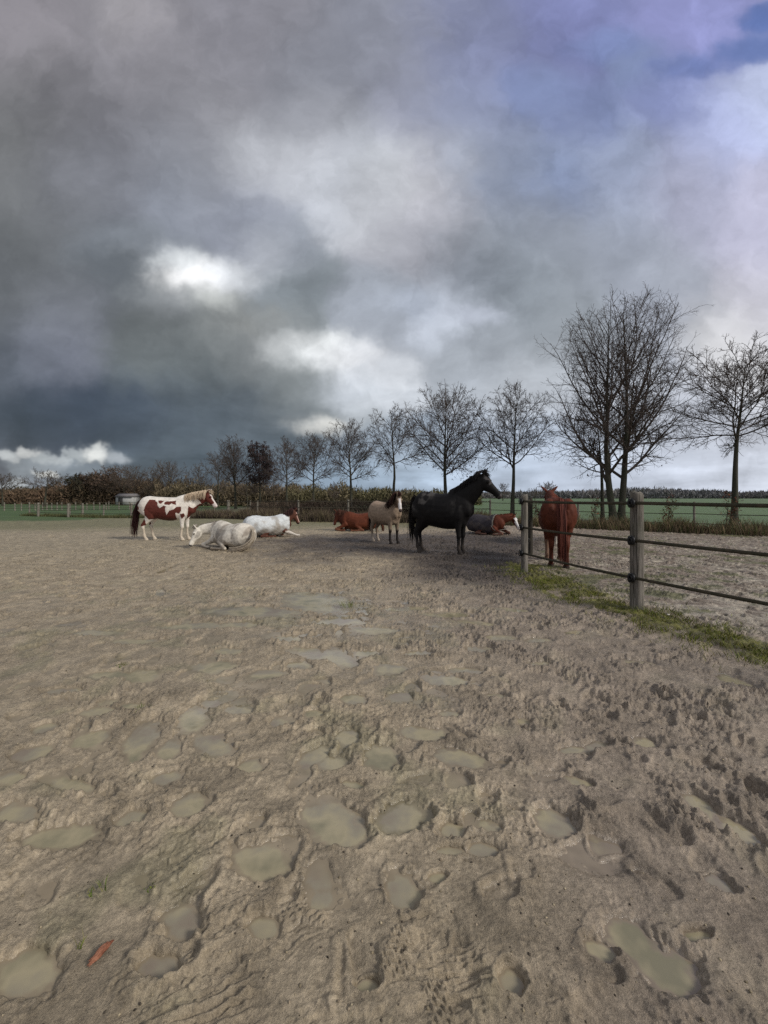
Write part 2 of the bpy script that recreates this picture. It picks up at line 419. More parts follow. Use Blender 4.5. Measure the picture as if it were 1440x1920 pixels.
def water_material():
    m, nt, b = new_mat('muddy_water')
    L = nt.links
    d = N(nt, 'ShaderNodeAttribute', attribute_name='depth')
    n = noise_node(nt, 2.6, 4, 0.6)
    cr = N(nt, 'ShaderNodeValToRGB'); cr.color_ramp.elements[0].position = 0.35; cr.color_ramp.elements[1].position = 0.65
    cr.color_ramp.elements[0].color = (0.20, 0.182, 0.120, 1); cr.color_ramp.elements[1].color = (0.215, 0.175, 0.135, 1)
    for p_, c_ in ((0.47, (0.33, 0.285, 0.185, 1)), (0.56, (0.255, 0.225, 0.165, 1))):
        e_ = cr.color_ramp.elements.new(p_); e_.color = c_
    L.new(n.outputs[0], cr.inputs[0])
    mx = N(nt, 'ShaderNodeMix', data_type='RGBA'); wc = N(nt, 'ShaderNodeAttribute', attribute_name='Col'); L.new(wc.outputs['Color'], mx.inputs[6])
    dp = N(nt, 'ShaderNodeMath', operation='POWER'); dp.inputs[1].default_value = 1.7; L.new(d.outputs['Fac'], dp.inputs[0]); L.new(dp.outputs[0], mx.inputs[0]); L.new(cr.outputs[0], mx.inputs[7]); L.new(mx.outputs[2], b.inputs['Base Color'])
    b.inputs['Roughness'].default_value = 0.06; b.inputs['IOR'].default_value = 1.33; b.inputs['Specular IOR Level'].default_value = 0.5
    n2 = noise_node(nt, 14, 2, 0.5)
    bp = N(nt, 'ShaderNodeBump'); bp.inputs['Strength'].default_value = 0.06; bp.inputs['Distance'].default_value = 0.01
    L.new(n2.outputs[0], bp.inputs['Height']); L.new(bp.outputs[0], b.inputs['Normal'])
    return m

gm, wm_ = ground_mesh()
tag(obj('ground', gm, ground_material()), kind='structure')
tag(obj('water', wm_, water_material()), kind='structure')

# ------------------------------------------------------------------ blades / leaves (vectorised)
def blades(x, y, z, h, w, lean, colr, rng, name='grass', yaw=None):
    n = len(x)
    a = rng.rand(n) * 2 * pi if yaw is None else yaw
    dx, dy = np.cos(a) * w, np.sin(a) * w
    la = rng.rand(n) * 2 * pi; lx = np.cos(la) * lean * h; ly = np.sin(la) * lean * h
    V = np.zeros((n, 5, 3))
    V[:, 0] = np.stack([x - dx, y - dy, z], 1); V[:, 1] = np.stack([x + dx, y + dy, z], 1)
    V[:, 2] = np.stack([x + dx * 0.7 + lx * 0.35, y + dy * 0.7 + ly * 0.35, z + h * 0.55], 1)
    V[:, 3] = np.stack([x - dx * 0.7 + lx * 0.35, y - dy * 0.7 + ly * 0.35, z + h * 0.55], 1)
    V[:, 4] = np.stack([x + lx, y + ly, z + h], 1)
    b = np.arange(n) * 5
    q = np.stack([b, b + 1, b + 2, b + 3], 1); t = np.stack([b + 3, b + 2, b + 4], 1)
    me = mesh_np(name, V.reshape(-1, 3), q, t)
    vcol(me, np.repeat(colr, 5, axis=0))
    return me

def slivers(P, D, ln, wd, colr, rng, name):
    """thin twig-like triangles at P pointing along D"""
    n = len(P)
    D = D / np.linalg.norm(D, axis=1, keepdims=True)
    r = rng.randn(n, 3); s = np.cross(D, r); s /= np.linalg.norm(s, axis=1, keepdims=True)
    V = np.zeros((n, 3, 3))
    V[:, 0] = P - s * wd[:, None]; V[:, 1] = P + s * wd[:, None]; V[:, 2] = P + D * ln[:, None]
    b = np.arange(n) * 3
    me = mesh_np(name, V.reshape(-1, 3), None, np.stack([b, b + 1, b + 2], 1))
    vcol(me, np.repeat(colr, 3, axis=0))
    return me

def along(pts, n, rng):
    P = np.array(pts); seg = np.hypot(*(P[1:] - P[:-1]).T); cum = np.concatenate([[0], np.cumsum(seg)])
    t = rng.rand(n) * cum[-1]; k = np.clip(np.searchsorted(cum, t) - 1, 0, len(seg) - 1)
    f = (t - cum[k]) / seg[k]
    Q = P[k] + (P[k + 1] - P[k]) * f[:, None]
    T = (P[k + 1] - P[k]) / seg[k][:, None]
    return Q, np.stack([-T[:, 1], T[:, 0]], 1)

def mixc(rng, n, cols, var=0.25):
    c = np.array(cols)[rng.randint(0, len(cols), n)]
    return np.clip(c * (1 + var * (rng.rand(n, 1) * 2 - 1)), 0, 1)

# short grass in the moss strip
rng = np.random.RandomState(11)
Q, Nn = along([(4.3, 2.1), (3.32, 4.3), (2.95, 5.6), (2.76, 7.0), (2.85, 8.4)], 24000, rng)
off = rng.randn(len(Q)) * 0.30
P = Q + Nn * off[:, None]
keep = (fbm(P[:, 0] * 2.5, P[:, 1] * 2.5, 3, 77) + 0.02 + 0.1 * rng.randn(len(P))) > 0
P = P[keep]; n = len(P)
tag(obj('grass', blades(P[:, 0], P[:, 1], base_z(P[:, 0], P[:, 1]) + 0.0, 0.028 + 0.035 * rng.rand(n), 0.0022 + 0.002 * rng.rand(n), 0.8,
    mixc(rng, n, [(0.13, 0.15, 0.02), (0.09, 0.12, 0.02), (0.17, 0.165, 0.035), (0.14, 0.12, 0.05)]), rng), M_grass),
    'short yellow green grass and moss under the near fence', 'grass', kind='stuff')
# sparse tufts on the right paddock
px_ = rng.rand(9000) * 12 + 3; py_ = rng.rand(9000) * 12 + 4.5
k = (fbm(px_ * 1.6, py_ * 1.6, 3, 62) > 0.08) & (px_ > 3.1 + 0.1 * (py_ - 6)) & (py_ < 27 - px_ * 0.7)
px_, py_ = px_[k], py_[k]; n = len(px_)
tag(obj('grass', blades(px_, py_, base_z(px_, py_) - 0.005, 0.03 + 0.03 * rng.rand(n), 0.003 + 0.002 * rng.rand(n), 1.0,
    mixc(rng, n, [(0.12, 0.13, 0.03), (0.10, 0.11, 0.03), (0.16, 0.14, 0.07)]), rng), M_grass),
    'sparse low grass on the pale sand of the right paddock', 'grass', kind='stuff')
# tufts at posts
def tuft(x, y, n, s, h, seed, cols, mat=M_grass, name='grass_tuft', z0=-0.01):
    g = np.random.RandomState(seed)
    a = g.rand(n) * 6.28; r = s * np.sqrt(g.rand(n))
    X = r * np.cos(a); Y = r * np.sin(a)
    o = obj(name, blades(X, Y, X * 0 + z0, h * (0.4 + 0.6 * g.rand(n)), 0.0016 + 0.0016 * g.rand(n), 0.6, mixc(g, n, cols), g, name), mat)
    o.location = (x, y, float(base_z(x, y)))
    return o
GR = [(0.10, 0.14, 0.03), (0.14, 0.16, 0.04), (0.20, 0.18, 0.09)]
tag(tuft(3.20, 5.02, 130, 0.12, 0.13, 1, GR), 'grass tuft around the foot of the thick near post', 'grass tuft')
tag(tuft(2.64, 7.50, 130, 0.13, 0.14, 2, GR), 'grass tuft around the foot of the second fence post', 'grass tuft')
def put(o, px, py, dz=0):
    X, Y, z = ground(px, py); o.location = (X, Y, z + dz); return o
tag(put(tuft(0, 0, 26, 0.035, 0.035, 3, GR), 182, 1668), 'small green grass sprig in the mud near bottom left', 'grass tuft')
tag(put(tuft(0, 0, 12, 0.020, 0.022, 4, GR), 282, 1660), 'tiny grass sprig right of the larger sprig', 'grass tuft')
tag(put(tuft(0, 0, 7, 0.015, 0.05, 5, GR), 152, 1770), 'thin pale grass stalk left of the orange bark piece', 'grass tuft')
tag(put(tuft(0, 0, 40, 0.06, 0.035, 6, GR), 268, 1328), 'green grass sprig above the slanted milky puddle', 'grass tuft')
tag(put(tuft(0, 0, 60, 0.05, 0.03, 8, GR), 230, 1246), 'low green weeds at the edge of the narrow left puddle', 'grass tuft')
tag(put(tuft(0, 0, 60, 0.10, 0.10, 9, GR), 652, 1136), 'grass blades standing at the right end of the teal puddle', 'grass tuft')

# tall dry grass and weeds along the far fence
def verge(pts, n, wid, hh, cols, seed, name, label, offc=0.0, bw=0.010):
    g = np.random.RandomState(seed)
    Q, Nn = along(pts, n, g)
    P = Q + Nn * ((g.rand(n) * 2 - 1) * wid + offc)[:, None]
    cl = 0.55 + 0.75 * smooth(0.5 + fbm(P[:, 0] * 0.9, P[:, 1] * 0.9, 3, seed))
    h = hh * (0.35 + 0.65 * g.rand(n)) * cl
    me = blades(P[:, 0], P[:, 1], base_z(P[:, 0], P[:, 1]) - 0.02, h, bw * (0.5 + g.rand(n)), 0.35, mixc(g, n, cols, 0.35), g, name)
    return tag(obj(name, me, M_grass), label, 'tall grass', kind='stuff')
DRY = [(0.20, 0.145, 0.085), (0.15, 0.105, 0.065), (0.10, 0.085, 0.05), (0.085, 0.10, 0.035)]
GRN = [(0.045, 0.065, 0.018), (0.06, 0.075, 0.022), (0.09, 0.08, 0.035), (0.07, 0.05, 0.03)]
verge(FF[0:7], 26000, 0.8, 0.62, DRY, 21, 'tall_grass', 'tall dry reddish grass behind the far fence on the right', 1.0)
verge(FF[0:7], 26000, 0.45, 0.30, GRN, 22, 'weeds', 'dark green weeds at the foot of the far fence on the right', 0.1)
verge(FF[5:12], 24000, 0.9, 0.75, [(0.11, 0.08, 0.06), (0.07, 0.052, 0.04), (0.13, 0.11, 0.06)], 23, 'tall_grass', 'dark dry stalks behind the fence in the middle', 1.2, 0.012)
verge(FF[9:17], 12000, 0.5, 0.35, [(0.07, 0.08, 0.03), (0.10, 0.09, 0.045)], 24, 'weeds', 'low weeds along the fence at the far left', 0.4, 0.014)

# ------------------------------------------------------------------ trees
def tubes(chains, nside, name):
    """chains: list of (pts (N,k,3), rad (N,k)) -> one mesh"""
    VV, QQ, base = [], [], 0
    for pts, rad in chains:
        Nn_, k_ = rad.shape
        if Nn_ == 0: continue
        T = np.gradient(pts, axis=1); T /= (np.linalg.norm(T, axis=2, keepdims=True) + 1e-9)
        ref = np.where(np.abs(T[:, :, 2:3]) > 0.9, np.array([1.0, 0, 0]), np.array([0, 0, 1.0]))
        ref = np.repeat(ref[:, :1], k_, axis=1)
        S = np.cross(T, ref); S /= (np.linalg.norm(S, axis=2, keepdims=True) + 1e-9)
        B = np.cross(S, T)
        a = np.arange(nside) * 2 * pi / nside
        ring = pts[:, :, None, :] + rad[:, :, None, None] * (np.cos(a)[None, None, :, None] * S[:, :, None, :] + np.sin(a)[None, None, :, None] * B[:, :, None, :])
        VV.append(ring.reshape(-1, 3))
        I = base + np.arange(Nn_ * k_ * nside).reshape(Nn_, k_, nside)
        J = np.roll(I, -1, axis=2)
        QQ.append(np.stack([I[:, :-1], J[:, :-1], J[:, 1:], I[:, 1:]], -1).reshape(-1, 4))
        base += Nn_ * k_ * nside
    return mesh_np(name, np.concatenate(VV), np.concatenate(QQ), None, nside > 3)

def grow(start, dirn, length, r0, r1, k, wob, trop, rng):
    n = len(start)
    pts = np.zeros((n, k, 3)); pts[:, 0] = start
    d = dirn / np.linalg.norm(dirn, axis=1, keepdims=True)
    step = (length / (k - 1))[:, None]
    for i in range(1, k):
        d = d + rng.randn(n, 3) * wob + np.array([0, 0, 1.0]) * (trop if np.isscalar(trop) else trop[:, None])
        d /= np.linalg.norm(d, axis=1, keepdims=True)
        pts[:, i] = pts[:, i - 1] + d * step
    t = np.linspace(0, 1, k)[None]
    rad = r0[:, None] * (1 - t) + r1[:, None] * t
    return pts, rad

def spawn(pts, rad, plen, M, f0, f1, a0, a1, ratio, rng, taper=0.55, flat=0.0, bias=1.0, prune=False):
    n, k, _ = pts.shape
    f = (f0 + (f1 - f0) * np.linspace(0, 1, M)[None] ** bias) + rng.uniform(-0.5, 0.5, (n, M)) * (f1 - f0) / M
    f = np.clip(f, 0, 0.999); q = f * (k - 1); i = q.astype(int); fr = (q - i)[..., None]
    rows = np.arange(n)[:, None]
    P = pts[rows, i] * (1 - fr) + pts[rows, i + 1] * fr
    rr = rad[rows, i] * (1 - fr[..., 0]) + rad[rows, i + 1] * fr[..., 0]
    T = pts[rows, i + 1] - pts[rows, i]; T /= np.linalg.norm(T, axis=2, keepdims=True)
    az = rng.rand(n, 1) * 6.28 + np.arange(M)[None] * 2.4 + rng.uniform(-0.5, 0.5, (n, M))
    ref = np.where(np.abs(T[..., 2:3]) > 0.85, np.array([1.0, 0, 0]), np.array([0, 0, 1.0]))
    S = np.cross(T, ref); S /= np.linalg.norm(S, axis=2, keepdims=True); B = np.cross(S, T)
    an = rng.uniform(a0, a1, (n, M))
    D = T * np.cos(an)[..., None] + (S * np.cos(az)[..., None] + B * np.sin(az)[..., None]) * np.sin(an)[..., None]
    D[..., 2] *= (1 - flat)
    ln = plen[:, None] * ratio * (1.15 - 0.75 * f) * rng.uniform(0.8, 1.4, (n, M))
    out = [P.reshape(-1, 3), D.reshape(-1, 3), ln.ravel(), (rr * taper).ravel(), f.ravel()]
    if prune:
        kp = rng.rand(n * M) < np.repeat(np.clip(0.12 + 1.1 * plen / np.percentile(plen, 90), 0, 1), M)
        out = [o_[kp] for o_ in out]
    return out

def make_tree(name, x, y, H, hb, Rc, r0, seed, label, group='bare trees in the row', limbs=15, dens=(9, 6, 4), lean=(0, 0), stems=None, trop=0.05,
              twig=0.006, bias=1.25, curve=0.02, up=0.35, leaves=None, far=False, cat='tree', droop=0.0, stem_spread=0.16):
    rng = np.random.RandomState(seed)
    z0 = float(base_z(x, y))
    root = empty(name, (x, y, z0)); tag(root, label, cat, group)
    ns = stems or 1
    st = np.zeros((ns, 3)); st[:, 2] = -0.05
    dr = np.tile([lean[0], lean[1], 1.0], (ns, 1))
    if ns > 1:
        for i in range(ns):
            a = 6.28 * i / ns + 0.2
            st[i, :2] = (0.20 * cos(a), 0.10 * sin(a)); dr[i, :2] += (stem_spread * cos(a), 0.5 * stem_spread * sin(a))
    L0 = np.full(ns, H * 0.88)
    p0, q0 = grow(st, dr, L0, np.full(ns, r0), np.full(ns, 0.018), 14, curve, 0.05, rng)
    q0[:, 0] *= 1.35
    q0 = np.maximum(q0 * (1 - 0.25 * np.linspace(0, 1, 14)[None]), 0.015)
    # main limbs
    P, D, ln, rr, f = spawn(p0, q0, L0, limbs, hb / H / 0.88, 0.97, R(38), R(72), 0.5, rng, 0.55, bias=bias)
    hgt = np.clip((P[:, 2] - hb) / (H - hb), 0, 1)
    horiz = np.hypot(D[:, 0], D[:, 1])
    D[:, 2] = horiz * (up + 1.5 * hgt + rng.uniform(-0.12, 0.25, len(D)))
    D /= np.linalg.norm(D, axis=1, keepdims=True)
    # envelope
    zc = hb + (H - hb) * 0.36; rz = (H - zc) * 0.93
    A = np.array([Rc * 1.30, Rc * 1.30, rz]); O = (P - np.array([0, 0, zc])) / A; DD = D / A
    aa = (DD ** 2).sum(1); bb = (O * DD).sum(1); cc = (O ** 2).sum(1) - 1
    disc = np.maximum(bb * bb - aa * cc, 0)
    t = np.clip((-bb + np.sqrt(disc)) / aa, 0.12 * H, 0.75 * H) * rng.uniform(0.86, 1.06, len(P))
    l1 = t
    r1 = np.clip(rr, 0.02, r0 * 0.62)
    p1, q1 = grow(P, D, l1, r1, np.full(len(P), 0.010), 10, 0.075, trop, rng)
    P, D, ln, rr, f = spawn(p1, q1, l1, dens[0], 0.14, 0.97, R(25), R(62), 0.33, rng, 0.60, prune=True)
    p2, q2 = grow(P, D, ln, np.maximum(rr, twig * 1.6), np.full(len(P), twig * 0.9), 7, 0.10, 0.03 - droop, rng)
    chains = [(p1, q1), (p2, q2)]
    P, D, ln, rr, f = spawn(p2, q2, ln, dens[1], 0.15, 1.0, R(22), R(60), 0.46, rng, 0.65, prune=True)
    p3, q3 = grow(P, D, ln, np.maximum(rr, twig), np.full(len(P), twig * 0.7), 4, 0.13, 0.04 - droop, rng)
    chains3 = [(p3, q3)]
    if dens[2]:
        P, D, ln, rr, f = spawn(p3, q3, ln, dens[2], 0.2, 1.0, R(20), R(60), 0.55, rng, 0.8, prune=True)
        p4, q4 = grow(P, D, np.maximum(ln, 0.12), np.maximum(rr, twig * 0.8), np.full(len(P), twig * 0.5), 3, 0.15, 0.05 - droop, rng)
        chains3.append((p4, q4))
    tm = tubes([(p0, q0)], 9 if not far else 5, 'trunk')
    obj('trunk', tm, M_bark, root)
    a = tubes(chains, 5 if not far else 3, 'crown'); b_ = tubes(chains3, 3, 'tw')
    # merge crown pieces
    va = np.zeros(len(a.vertices) * 3, np.float32); a.vertices.foreach_get('co', va)
    vb = np.zeros(len(b_.vertices) * 3, np.float32); b_.vertices.foreach_get('co', vb)
    ia = np.zeros(len(a.loops), np.int32); a.loops.foreach_get('vertex_index', ia)
    ib = np.zeros(len(b_.loops), np.int32); b_.loops.foreach_get('vertex_index', ib)
    V = np.concatenate([va, vb]).reshape(-1, 3); Qd = np.concatenate([ia, ib + len(a.vertices)]).reshape(-1, 4)
    tris = None; lc = None; npoly = len(Qd)
    if leaves:
        nl, ls, cols, part = leaves
        tips = p3[:, -1] if not dens[2] else p4[:, -1]
        sel = rng.rand(len(tips)) < 1
        tips = tips[sel]
        if part is not None: tips = tips[part(tips, H)]
        if len(tips):
            c = tips[rng.randint(0, len(tips), nl)] + rng.randn(nl, 3) * 0.08
            d1 = rng.randn(nl, 3) * ls; d2 = rng.randn(nl, 3) * ls
            LV = np.stack([c, c + d1, c + d2], 1).reshape(-1, 3)
            tris = len(V) + np.arange(nl * 3).reshape(-1, 3); V = np.concatenate([V, LV])
            lc = cols
    me = mesh_np('crown', V, Qd, tris)
    bpy.data.meshes.remove(a); bpy.data.meshes.remove(b_)
    cr = obj('crown', me, M_twigfar if far else M_twig, root)
    if lc is not None:
        lm = plain('dead_leaves', lc, 0.8, 0.4, 2.0)
        me.materials.append(lm)
        mi = np.zeros(len(me.polygons), np.int32); mi[npoly:] = 1
        me.polygons.foreach_set('material_index', mi)
    return root

def treepx(px, Y, toppx, Rpx, **kw):
    X, Yy, z = at(px, Y)
    H = H0 - z + (HOR - toppx) / F * Y
    kw.setdefault('hb', 0.26 * H)
    kw.setdefault('r0', 0.013 * H + 0.03)
    kw.setdefault('twig', 0.0054 + Y * 0.00012)
    kw['limbs'] = int(kw.get('limbs', 15) * 1.1)
    kw['dens'] = (kw['dens'][0] + 5, kw['dens'][1] + 1, kw['dens'][2] + (1 if Y < 64 else 0))
    return make_tree(kw.pop('name', 'bare_tree'), X, Y, H, kw.pop('hb'), Rpx / F * Y, kw.pop('r0'), **kw)

# right to left
lowtip = lambda t, H: t[:, 2] < H * 0.42
treepx(1376, 20, 632, 118, seed=101, hb=4.4, r0=0.17, label='gnarled bare tree at the right edge of the photo', limbs=22, dens=(12, 7, 4), trop=0.02, up=0.15)
treepx(1157, 21.5, 545, 136, seed=102, hb=2.3, r0=0.20, stems=2, stem_spread=0.05, label='tallest bare tree, forked into twin trunks near the ground', limbs=20, dens=(12, 6, 4), up=0.70, trop=0.05, curve=0.03, twig=0.0056, bias=1.0,
       leaves=(500, 0.05, (0.05, 0.035, 0.03), lowtip))
treepx(1130, 24, 740, 82, seed=103, hb=4.0, r0=0.13, label='smaller bare tree with rusty leaves, just left of the twin trunks', limbs=12, dens=(9, 6, 4), leaves=(900, 0.045, (0.12, 0.055, 0.035), None))
treepx(961, 26, 712, 82, seed=104, hb=3.3, r0=0.155, label='bare tree between the black horse head and the twin trunk tree', limbs=16, dens=(11, 7, 4), trop=0.045, droop=0.02, up=0.4)
treepx(836, 28, 708, 84, seed=105, hb=3.0, r0=0.165, label='bare tree behind the back of the black horse', limbs=20, dens=(11, 7, 4), droop=0.03, up=0.5, leaves=(1300, 0.05, (0.06, 0.045, 0.04), lowtip))
treepx(738, 33, 757, 62, seed=106, hb=3.9, r0=0.16, label='bare tree with a bent trunk behind the dun pony head', limbs=13, dens=(10, 6, 4), lean=(-0.12, 0), curve=0.045, up=0.25)
treepx(658, 40, 782, 56, seed=107, hb=3.3, r0=0.17, label='bare tree above the lying chestnut horse', limbs=19, dens=(10, 6, 4), up=0.4)
treepx(588, 47, 808, 48, seed=108, hb=3.2, r0=0.17, label='fourth bare tree left of the black horse', limbs=17, dens=(9, 6, 4), up=0.4)
treepx(537, 54, 816, 42, seed=109, hb=3.4, r0=0.18, label='bare tree right behind the head of the horse in the white rug', limbs=16, dens=(9, 6, 3), up=0.4)
treepx(488, 59, 822, 30, seed=110, hb=2.4, r0=0.15, name='dark_leaved_tree', label='narrow dark tree still holding purple brown leaves', limbs=22, dens=(9, 6, 3), up=0.1, leaves=(5200, 0.12, (0.040, 0.025, 0.026), lambda t, H: t[:, 2] > H * 0.35))
treepx(442, 62, 812, 44, seed=111, hb=3.4, r0=0.20, label='tall bare tree left of the purple leaved tree', limbs=18, dens=(10, 6, 3), up=0.9)
treepx(408, 74, 840, 32, seed=112, r0=0.19, label='bare tree above the pinto horse muzzle', limbs=16, dens=(9, 5, 3), up=0.5, far=True)
treepx(372, 88, 868, 24, seed=113, r0=0.16, label='slim bare tree above the pinto horse neck', limbs=14, dens=(8, 5, 3), far=True)
treepx(316, 92, 862, 38, seed=114, r0=0.20, label='round bare tree above the pinto horse withers', limbs=18, dens=(9, 5, 3), up=0.5, far=True)
treepx(290, 98, 874, 26, seed=115, label='bare tree above the pinto horse loins', limbs=14, dens=(8, 5, 3), far=True)
treepx(253, 100, 872, 36, seed=116, label='bare tree above the pinto horse rump', limbs=16, dens=(8, 5, 3), far=True)
treepx(233, 104, 868, 30, seed=117, label='bare tree beside the white shed', limbs=14, dens=(8, 5, 3), far=True)
treepx(206, 106, 872, 34, seed=118, label='bare tree left of the white shed', limbs=14, dens=(8, 5, 3), far=True, leaves=(1600, 0.22, (0.10, 0.065, 0.045), None))
treepx(178, 108, 884, 26, seed=121, label='bushy brown tree in the left woodland', limbs=14, dens=(8, 5, 3), far=True, leaves=(2200, 0.22, (0.09, 0.06, 0.04), None), group='woodland trees at the left')
treepx(150, 108, 886, 28, seed=119, label='dark ivy covered tree in the left woodland', limbs=14, dens=(8, 5, 3), far=True, leaves=(2400, 0.22, (0.035, 0.032, 0.018), None), group='woodland trees at the left')
treepx(84, 78, 880, 34, seed=120, label='wide bare oak in front of the left woodland', limbs=14, dens=(9, 5, 3), far=True, up=0.15, r0=0.24, hb=3.4, group='woodland trees at the left')
treepx(5, 84, 886, 28, seed=122, label='bare tree cut by the left edge of the photo', limbs=14, dens=(9, 5, 3), far=True, r0=0.20, hb=3.0, group='woodland trees at the left')
treepx(943, 150, 904, 14, seed=123, label='small round bare tree far off right of the black horse head', limbs=12, dens=(7, 5, 2), far=True, twig=0.03, r0=0.2, group='far trees on the field edge')
treepx(1026, 170, 904, 20, seed=124, label='brown far tree above the left ear of the standing chestnut', limbs=12, dens=(7, 5, 2), far=True, twig=0.03, r0=0.2, leaves=(900, 0.16, (0.10, 0.065, 0.05), None), group='far trees on the field edge')
treepx(1003, 190, 915, 14, seed=125, label='low far tree above the near fence post', limbs=10, dens=(7, 5, 2), far=True, twig=0.03, r0=0.2, group='far trees on the field edge')
treepx(626, 66, 902, 14, seed=126, label='young tree between two row trees left of the lying chestnut', limbs=10, dens=(7, 5, 2), far=True, group='young trees behind the fence')
treepx(512, 68, 880, 22, seed=127, label='young tree beside the purple leaved tree', limbs=12, dens=(8, 5, 2), far=True, group='young trees behind the fence')
treepx(464, 66, 874, 22, seed=128, label='young tree in front of the tall bare tree', limbs=12, dens=(8, 5, 2), far=True, group='young trees behind the fence')

# thickets and woods
def thicket(name, label, x0, x1, ydep, ytop, n, cols, seed, sz=1.0, kindlabel='woodland', wmul=1.0, rag=0.45):
    """clumps between photo columns x0..x1, at distances ydep, tops near row ytop"""
    g = np.random.RandomState(seed)
    Y = g.uniform(ydep[0], ydep[1], n); px = g.uniform(x0, x1, n)
    X = (px - 720) / F * Y
    tp = np.interp(px, [p[0] for p in ytop], [p[1] for p in ytop])
    z0 = base_z(X, Y)
    ym = (ydep[0] + ydep[1]) / 2
    top = H0 + (HOR - tp) / F * Y
    nz = fbm(X * 0.35 / sz, Y * 0.25 / sz, 4, seed)
    top = z0 + (top - z0) * (1 + rag * 2.3 * nz + rag * 0.5 * fbm(X * 1.1 / sz, Y * 0.6 / sz, 2, seed + 9))
    t = g.rand(n) ** 1.7
    Z = z0 + (top - z0) * t
    P = np.stack([X, Y, Z], 1)
    D = g.randn(n, 3) * 0.75 + np.array([0, 0, 1.0])
    ln = sz * (0.25 + 0.6 * g.rand(n)); wd = sz * wmul * 0.050 * (0.4 + g.rand(n))
    tint = smooth(0.5 + 1.3 * fbm(X * 0.12 / sz, Y * 0.05 / sz, 3, seed + 3))
    ca = np.array(cols[0]); cb = np.array(cols[1])
    C = (ca + (cb - ca) * tint[:, None]) * (0.6 + 0.8 * g.rand(n, 1))
    me = slivers(P, D, ln, wd, C, g, name)
    return tag(obj(name, me, M_leaf), label, kindlabel, kind='stuff')

thicket('woodland', 'brown leafless woodland behind the left fence', -60, 300, (105, 135), [(-60, 926), (40, 926), (130, 915), (200, 903), (300, 912)], 46000, [(0.080, 0.064, 0.040), (0.130, 0.088, 0.058)], 31, 1.8, wmul=2.2)
thicket('woodland', 'dark low woodland at the far left', -120, 160, (130, 160), [(-60, 923), (160, 922)], 22000, [(0.045, 0.050, 0.035), (0.070, 0.064, 0.044)], 32, 2.0, wmul=3)
thicket('thicket', 'brown green scrub behind the tree row', 290, 560, (84, 105), [(290, 912), (400, 914), (560, 918)], 34000, [(0.110, 0.090, 0.055), (0.135, 0.105, 0.068)], 33, 1.5, 'thicket', 1.8)
thicket('thicket', 'olive green bushes behind the middle of the fence', 540, 900, (72, 95), [(540, 918), (660, 919), (700, 923), (780, 924), (840, 929), (900, 931)], 34000, [(0.105, 0.098, 0.050), (0.135, 0.108, 0.068)], 34, 1.3, 'thicket', 1.8)
thicket('woodland', 'long grey brown wood on the far right horizon', 880, 1650, (380, 460), [(880, 927), (1100, 923), (1200, 919), (1300, 922), (1400, 926), (1650, 922)], 60000, [(0.150, 0.150, 0.152), (0.175, 0.165, 0.158)], 35, 5.0, wmul=2.2, rag=0.35)  # haze fade is put into the pale grey colours of this wood
thicket('thicket', 'dark bramble hedge right behind the fence in the middle', 470, 790, (29, 34), [(470, 945), (560, 943), (790, 942)], 26000, [(0.050, 0.036, 0.028), (0.085, 0.066, 0.048)], 36, 0.5, 'thicket', 0.8, 0.3)

# saplings with rusty leaves behind the far right fence
def sapling(px, Y, Hs, Rs, seed, label):
    X, _, z = at(px, Y)
    g = np.random.RandomState(seed)
    root = empty('beech_sapling', (X, Y, z)); tag(root, label, 'sapling', 'saplings behind the right fence')
    p0, q0 = grow(np.array([[0, 0, -0.05], [0.05, 0, -0.05]]), np.array([[0, 0, 1.0], [0.25, 0, 1.0]]), np.array([Hs, Hs * 0.8]), np.array([0.02, 0.015]), np.array([0.005, 0.005]), 7, 0.06, 0.05, g)
    P, D, ln, rr, f = spawn(p0, q0, np.array([Hs, Hs * 0.8]), 12, 0.12, 1, R(45), R(80), Rs / Hs, g)
    p1, q1 = grow(P, D, ln, np.full(len(P), 0.006), np.full(len(P), 0.003), 4, 0.1, 0.05, g)
    obj('stem', tubes([(p0, q0)], 5, 'stem'), M_bark, root)
    nl = 420
    k = g.randint(0, len(p1), nl); j = g.randint(1, 4, nl)
    c = p1[k, j] + g.randn(nl, 3) * 0.06
    V = np.stack([c, c + g.randn(nl, 3) * 0.04, c + g.randn(nl, 3) * 0.04], 1).reshape(-1, 3)
    me = mesh_np('foliage', V, None, np.arange(nl * 3).reshape(-1, 3))
    vcol(me, np.repeat(mixc(g, nl, [(0.16, 0.055, 0.035), (0.10, 0.045, 0.03), (0.05, 0.05, 0.02)]), 3, axis=0))
    obj('foliage', me, M_leaf, root)
    obj('twig', tubes([(p1, q1)], 3, 'twig'), M_twig, root)
sapling(1250, 19.5, 1.55, 0.45, 1, 'rusty leaved sapling halfway between the thick post and the thin fence post')
sapling(1362, 18.3, 1.7, 0.5, 2, 'rusty leaved sapling at the foot of the right edge tree')
sapling(1112, 21.5, 1.45, 0.4, 3, 'green brown sapling right of the standing chestnut rump')
sapling(1004, 23.5, 1.0, 0.4, 4, 'low dark sapling left of the standing chestnut')

